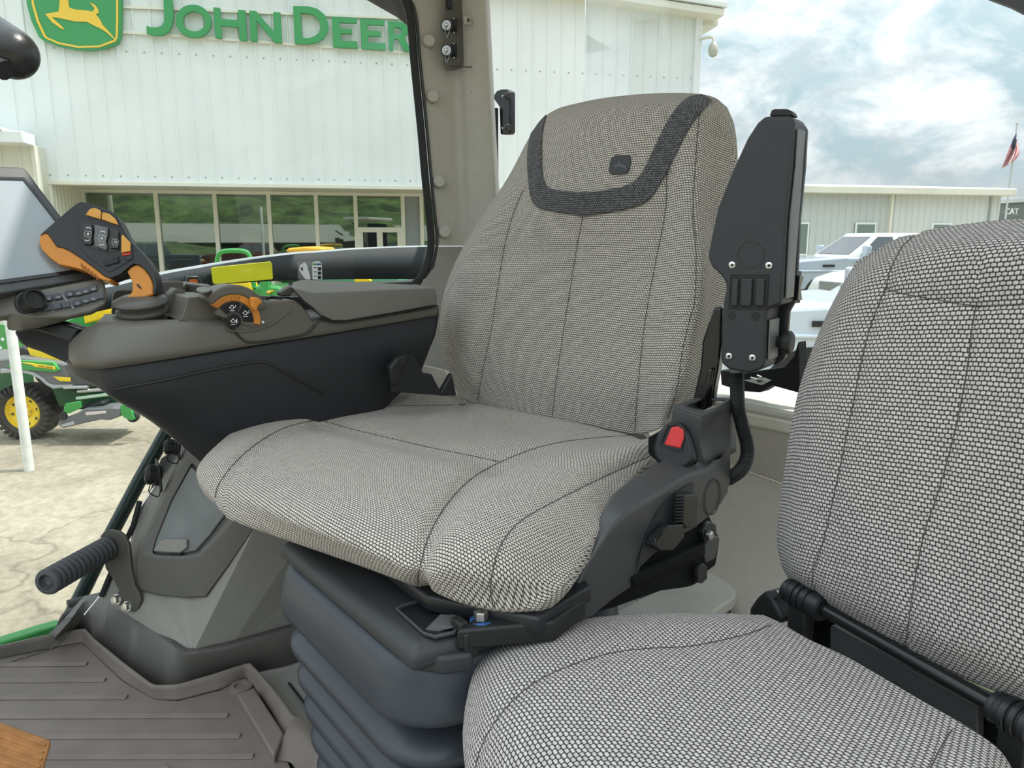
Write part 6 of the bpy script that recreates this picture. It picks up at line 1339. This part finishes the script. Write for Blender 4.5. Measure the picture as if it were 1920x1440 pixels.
# ================================================================== KEYPAD POD UNDER THE DISPLAY
kp = thing('keypad_pod', 'brown-grey keypad pod with dial and small square keys below the display', 'keypad', KD(90, 600, 1.2))
KN = V((0.76,-0.28,0.55)).normalized(); KP0 = KD(110, 565, 1.19)
def kk(u, v, o=0.0): return KP(u, v, KP0, KN, o)
face = [(-200,590),(0,556),(88,540),(187,521),(195,529),(199,560),(196,570),(170,584),(125,594),(60,596),(20,590),(-40,600),(-200,640)]
MB().prism([kk(a, b) for a, b in face], -KN*0.012).build('pod_face', CONS, kp, bevel=0.003, seg=3)
lowf = [(-200,660),(0,602),(12,615),(24,620),(62,616),(107,606),(130,599),(185,580)]
upf = [(-200,640),(0,575),(14,586),(28,592),(62,595),(107,592),(130,588),(192,571)]
g_ = [spline([kk(a, b, -0.002) for a, b in upf], 40), spline([kk(a, b, -0.016)+V((0,0,-0.0)) for a, b in lowf], 40)]
g_.append([p-KN*0.04+V((-0.03,0,0.02)) for p in g_[1]])
MB().grid(g_).build('pod_underside', CONS, kp, angle=80)
ku = (kk(160, 545)-kk(100, 556)).normalized(); kv = (kk(120, 575)-kk(114, 552)).normalized()
keys = [(91,560),(109,557),(131,552),(147.5,550),(160.5,546.5),(175,542),(88.5,578.5),(107.5,575.5),(125,572.5),(145,569),(160.5,564.5),(174.5,560.5),(187.5,556.5)]
inset = [(80,548),(108,548),(176,535),(192,545),(197,561),(185,568),(140,578),(86,588),(72,583),(70,575)]
MB().prism([kk(a, b, 0.0) for a, b in inset], KN*0.0006).build('key_bed', mat('key_bed', (0.10,0.10,0.095), 0.4), kp)
for i, (u, v) in enumerate(keys):
    w_, h_ = 8.4, 5.2
    pts = [(u-w_-1.5, v-h_*0.6), (u+w_-2.5, v-h_*1.25), (u+w_+1, v+h_*0.7), (u-w_+2, v+h_*1.35)]
    k_ = MB().prism([kk(a, b, 0.0005) for a, b in pts], KN*0.004).build('key', mat('key_dark', (0.055,0.062,0.075), 0.25), kp, bevel=0.0010, seg=2)
    if i in (0, 1, 2, 3, 4, 5, 9, 10, 11):
        MB().tube([kk(u-3, v+1, 0.0047), kk(u-1, v-1.6, 0.0047), kk(u+2.2, v-1.6, 0.0047), kk(u+2.6, v+1.2, 0.0047), kk(u-1, v+1.8, 0.0047)], 0.0003, 4).build('key_symbol', WHT, k_)
MB().tube([kk(112, 549, 0.001), kk(139, 580, 0.001)], 0.0015, 6).build('key_divider', mat('divider_satin', (0.25,0.25,0.24), 0.3), kp)
kc_ = kk(56, 569, 0.0); kax = (KN*0.6+(kk(80,557)-kk(56,569)).normalized()*0.75).normalized()
kax = (kk(66.5, 559.5, 0.022)-kc_).normalized(); kl = (kk(66.5, 559.5, 0.022)-kc_).length
MB().lathe(kc_-kax*0.004, kax, [(0.0205,0),(0.0205,0.005),(0.0175,0.006),(0.0165,kl),(0.0158,kl+0.003),(0.0138,kl+0.003),(0.0132,kl-0.003),(0.001,kl-0.004)], 32).build('rotary_dial', RUB, kp, angle=50)
e_ = kax.orthogonal().normalized(); f_ = kax.cross(e_)
for k in range(24):
    a = 2*math.pi*k/24; d_ = e_*math.cos(a)+f_*math.sin(a)
    MB().box(kc_+kax*(kl*0.5)+d_*0.0170, kax, d_, kax.cross(d_), kl*0.75, 0.0012, 0.0018).build('dial_rib', RUB, kp)
# dark support arm from the console to the pod
ar = MB().prism([KD(a, b, 1.235) for a, b in [(23,619),(83,607),(115,600),(146,612),(160,640),(150,690),(129,684),(73,659),(45,650),(34,641)]], LK*0.04).build('support_arm', CONL, cs, bevel=0.006, seg=3)
MB().prism([KD(a, b, 1.205) for a, b in [(60,617),(115,606),(146,617),(132,642),(90,626)]], LK*0.03).build('arm_web', PLB, cs, bevel=0.003)
# ================================================================== FLOOR MAT, PEDAL, FOOT GRIP, STEERING WHEEL
MZ = -0.842
mt = thing('floor_mat', 'brown-grey moulded rubber floor mat with raised rim and ribs', 'mat', KZ(200, 1350, FZ))
ins = [(-400,1290),(-100,1240),(0,1233),(73,1220),(120,1210),(157,1204),(187,1233),(233,1277),(293,1310),(333,1313),(413,1293),(460,1268),(480,1290),(510,1335),(535,1385),(540,1420),(560,1470),(600,1540),(660,1640)]
lip = [(-400,1262),(-100,1214),(0,1210),(73,1193),(120,1184),(159,1178),(177,1197),(230,1240),(288,1284),(333,1283),(405,1262),(468,1241),(493,1267),(525,1305),(551,1342),(583,1358),(640,1427),(690,1490),(760,1590)]
a_ = [KZ(u, v, MZ) for u, v in ins]; b_ = [KZ(u, v, MZ+0.028) for u, v in lip]; c_ = [p+(V((p.x+1.25, p.y+0.2, 0)).normalized()*0.004 if False else V((0,0.004,0.0)))-V((0,0,0.022)) for p in b_]
body = MB(); 
na_, nb_ = polyline(a_, 110), polyline(b_, 110)
body.grid([nb_, [x.lerp(y, 0.25)+V((0,0,-0.002)) for x, y in zip(nb_, na_)], [x.lerp(y, 0.8)+V((0,0,-0.003)) for x, y in zip(nb_, na_)], na_])
n_ = len(na_)
body.add(na_+[KZ(900,1990,MZ), KZ(-300,1990,MZ)], [tuple(range(n_+2))])
ob = body.build('mat_body', MATM, mt, angle=60); weld(ob) if 'weld' in globals() else None
s_ = ob.modifiers.new('t', 'SOLIDIFY'); s_.thickness = 0.004; s_.offset = -1
for (x0, x1, y) in ((3,163,1246),(-60,197,1276),(-80,238,1308),(-90,427,1343),(-120,450,1381),(-140,475,1419),(-140,500,1462)):
    p0, p1 = KZ(x0, y+0.5, MZ+.001), KZ(x1, y-1, MZ+.001); d_ = (p1-p0).normalized(); w_ = SZ0.cross(d_)
    rb_ = MB(); ww_ = 0.007
    rb_.loft([[p0-w_*ww_, p0+w_*ww_*0.2+SZ0*0.0035, p0+w_*ww_*0.5+SZ0*0.0035, p0+w_*ww_*0.8], [p1-w_*ww_, p1+w_*ww_*0.2+SZ0*0.0035, p1+w_*ww_*0.5+SZ0*0.0035, p1+w_*ww_*0.8]])
    rb_.build('mat_rib', MATM, mt, angle=50)
MB().prism([KZ(u, v, MZ+.016) for u, v in [(444,1302),(470,1291),(478,1290),(533,1374),(514,1418)]], (0,0,-0.018)).build('raised_pad', MATM, mt, bevel=0.005, seg=3)
MB().lathe(KZ(452, 1290, MZ), (0,0,1), [(0.022,0.0),(0.021,0.005),(0.013,0.006),(0.012,0.002)], 24).build('mat_boss', MATM, mt)
gs_ = net([[KZ(516,1425,MZ), KZ(530,1385,MZ+.012), KZ(545,1355,MZ+.026), KZ(558,1342,MZ+.028)], [KZ(545,1430,MZ+.004), KZ(555,1395,MZ+.022), KZ(570,1372,MZ+.034), KZ(585,1360,MZ+.028)], [KZ(560,1450,MZ), KZ(585,1425,MZ+.014), KZ(605,1405,MZ+.026), KZ(622,1405,MZ+.026)], [KZ(590,1500,MZ), KZ(610,1470,MZ+.006), KZ(635,1450,MZ+.016), KZ(650,1440,MZ+.024)]], 16, 16)
MB().grid(gs_).build('mat_bulge', MATM, mt)
MB().prism([KZ(u, v, MZ+.01) for u, v in [(284,1440),(312,1430),(322,1436),(330,1470),(290,1480)]], (0,0,-0.012)).build('raised_pad', MATM, mt, bevel=0.004)
# pedal
pd = thing('pedal', 'orange ribbed pedal at the lower left corner', 'pedal', KZ(40, 1420, FZ))
PN = V((0.35,0.25,0.9)).normalized(); PP = KZ(60, 1400, -.70)
def pk_(u, v, o=0.0): return KP(u, v, PP, PN, o)
pb = MB().prism([pk_(a, b) for a, b in [(-60,1325),(0,1352),(94,1386),(97,1392),(82,1445),(60,1480),(-60,1440)]], -PN*0.014).build('pedal_pad', ORP, pd, bevel=0.003)
for k in range(6):
    a0, b0_, a1, b1_ = (-50, 1345+k*17, 84-k*3, 1398+k*13)
    MB().tube([pk_(a0, b0_, 0.0005), pk_(a1, b1_, 0.0005)], 0.0022, 6).build('pedal_rib', ORP, pb)
MB().prism([pk_(-60, 1400, -0.014), pk_(20, 1420, -0.014), pk_(20, 1500, -0.014), pk_(-60, 1480, -0.014)], V((0,0,-0.13))).build('pedal_arm', PLB, pd)
# ribbed grip on a dark bracket by the window
hg = thing('grab_handle', 'ribbed grey rubber grip on a dark steel bracket by the right wall', 'handle', q(235, 1140, -1.62))
HN = V((0.55,-0.80,0.2)).normalized(); HP = q(240, 1130, -1.64)
HP = pa(240, 1130, 0.012)
def hk(u, v, o=0.0): return KP(u, v, HP, HN, o)
br_ = [(187,1006),(193,998),(205,993),(222,996),(234,1006),(241,1022),(243,1045),(246,1070),(252,1098),(262,1115),(264,1128),(259,1142),(249,1148),(235,1143),(208,1124),(222,1108),(213,1089),(197,1066)]
MB().prism([hk(a, b) for a, b in br_], -HN*0.009).build('bracket', mat('bracket_bronze', (0.085,0.080,0.070), 0.4), hg, bevel=0.0025, seg=3)
for u, v in ((221,1123),(240,1136)):
    c = hk(u, v, 0.0)
    bl_ = MB().lathe(c, HN, [(0.011,0),(0.011,0.002),(0.0105,0.003)], 24).build('bolt_washer', CHR, hg)
    MB().lathe(c+HN*0.003, HN, [(0.0085,0),(0.0085,0.007),(0.0075,0.0085),(0.006,0.0085),(0.006,0.007)], 6).build('bolt_head', CHR, bl_, smooth=False)
g0_ = hk(203, 1027, 0.0); g1_ = KD(88, 1092, (g0_.dot(LK))-0.17)
gax = (g1_-g0_).normalized(); gl_ = (g1_-g0_).length
pr = [(0.012,0.0)]; nr = 13; R0 = 0.0255
for k in range(nr):
    h = gl_*k/nr; st_ = gl_/nr
    pr += [(R0*0.86, h+st_*0.02), (R0*0.86, h+st_*0.22), (R0*0.97, h+st_*0.32), (R0, h+st_*0.5), (R0, h+st_*0.75), (R0*0.97, h+st_*0.92)]
pr += [(R0*0.95, gl_), (R0*0.9, gl_+0.002), (R0*0.62, gl_+0.002), (R0*0.58, gl_-0.006), (R0*0.35, gl_-0.006), (R0*0.3, gl_-0.004), (R0*0.2, gl_-0.004), (0.0005, gl_-0.006)]
MB().lathe(g0_, gax, pr, 32).build('ribbed_grip', mat('grip_rubber', (0.075,0.080,0.085), 0.6), hg, angle=60)
# steering wheel rim corner
sw = thing('steering_wheel', 'black padded steering wheel rim at the upper left edge', 'steering wheel', KD(-60, 90, 0.9))
P = spline([KD(-320,-130,1.0), KD(-180,-35,0.96), KD(-60,45,0.92), KD(22,100,0.90)], 40)
endv = (P[-1]-P[-2]).normalized(); P += [P[-1]+endv*0.030*math.sin(math.pi/2*k/8) for k in range(1, 9)]
MB().tube(P, [0.030]*40+[max(0.0008, 0.030*math.cos(math.pi/2*k/8)) for k in range(1, 9)], 24).build('rim', mat('wheel_leather', (0.018,0.019,0.020), 0.32, bump=0.2, bscale=400), sw)
MB().tube(spline([KD(-120,70,0.92), KD(-40,105,0.885), KD(10,132,0.878)], 20), 0.012, 12).build('thumb_ridge', RUB, sw)
# ------------------------------------------------------------------ lift everything so the yard is at z = 0
for o in list(COL.objects):
    if o.parent is None and o.type != 'LIGHT': o.location.z += EYE
bpy.context.view_layer.update()
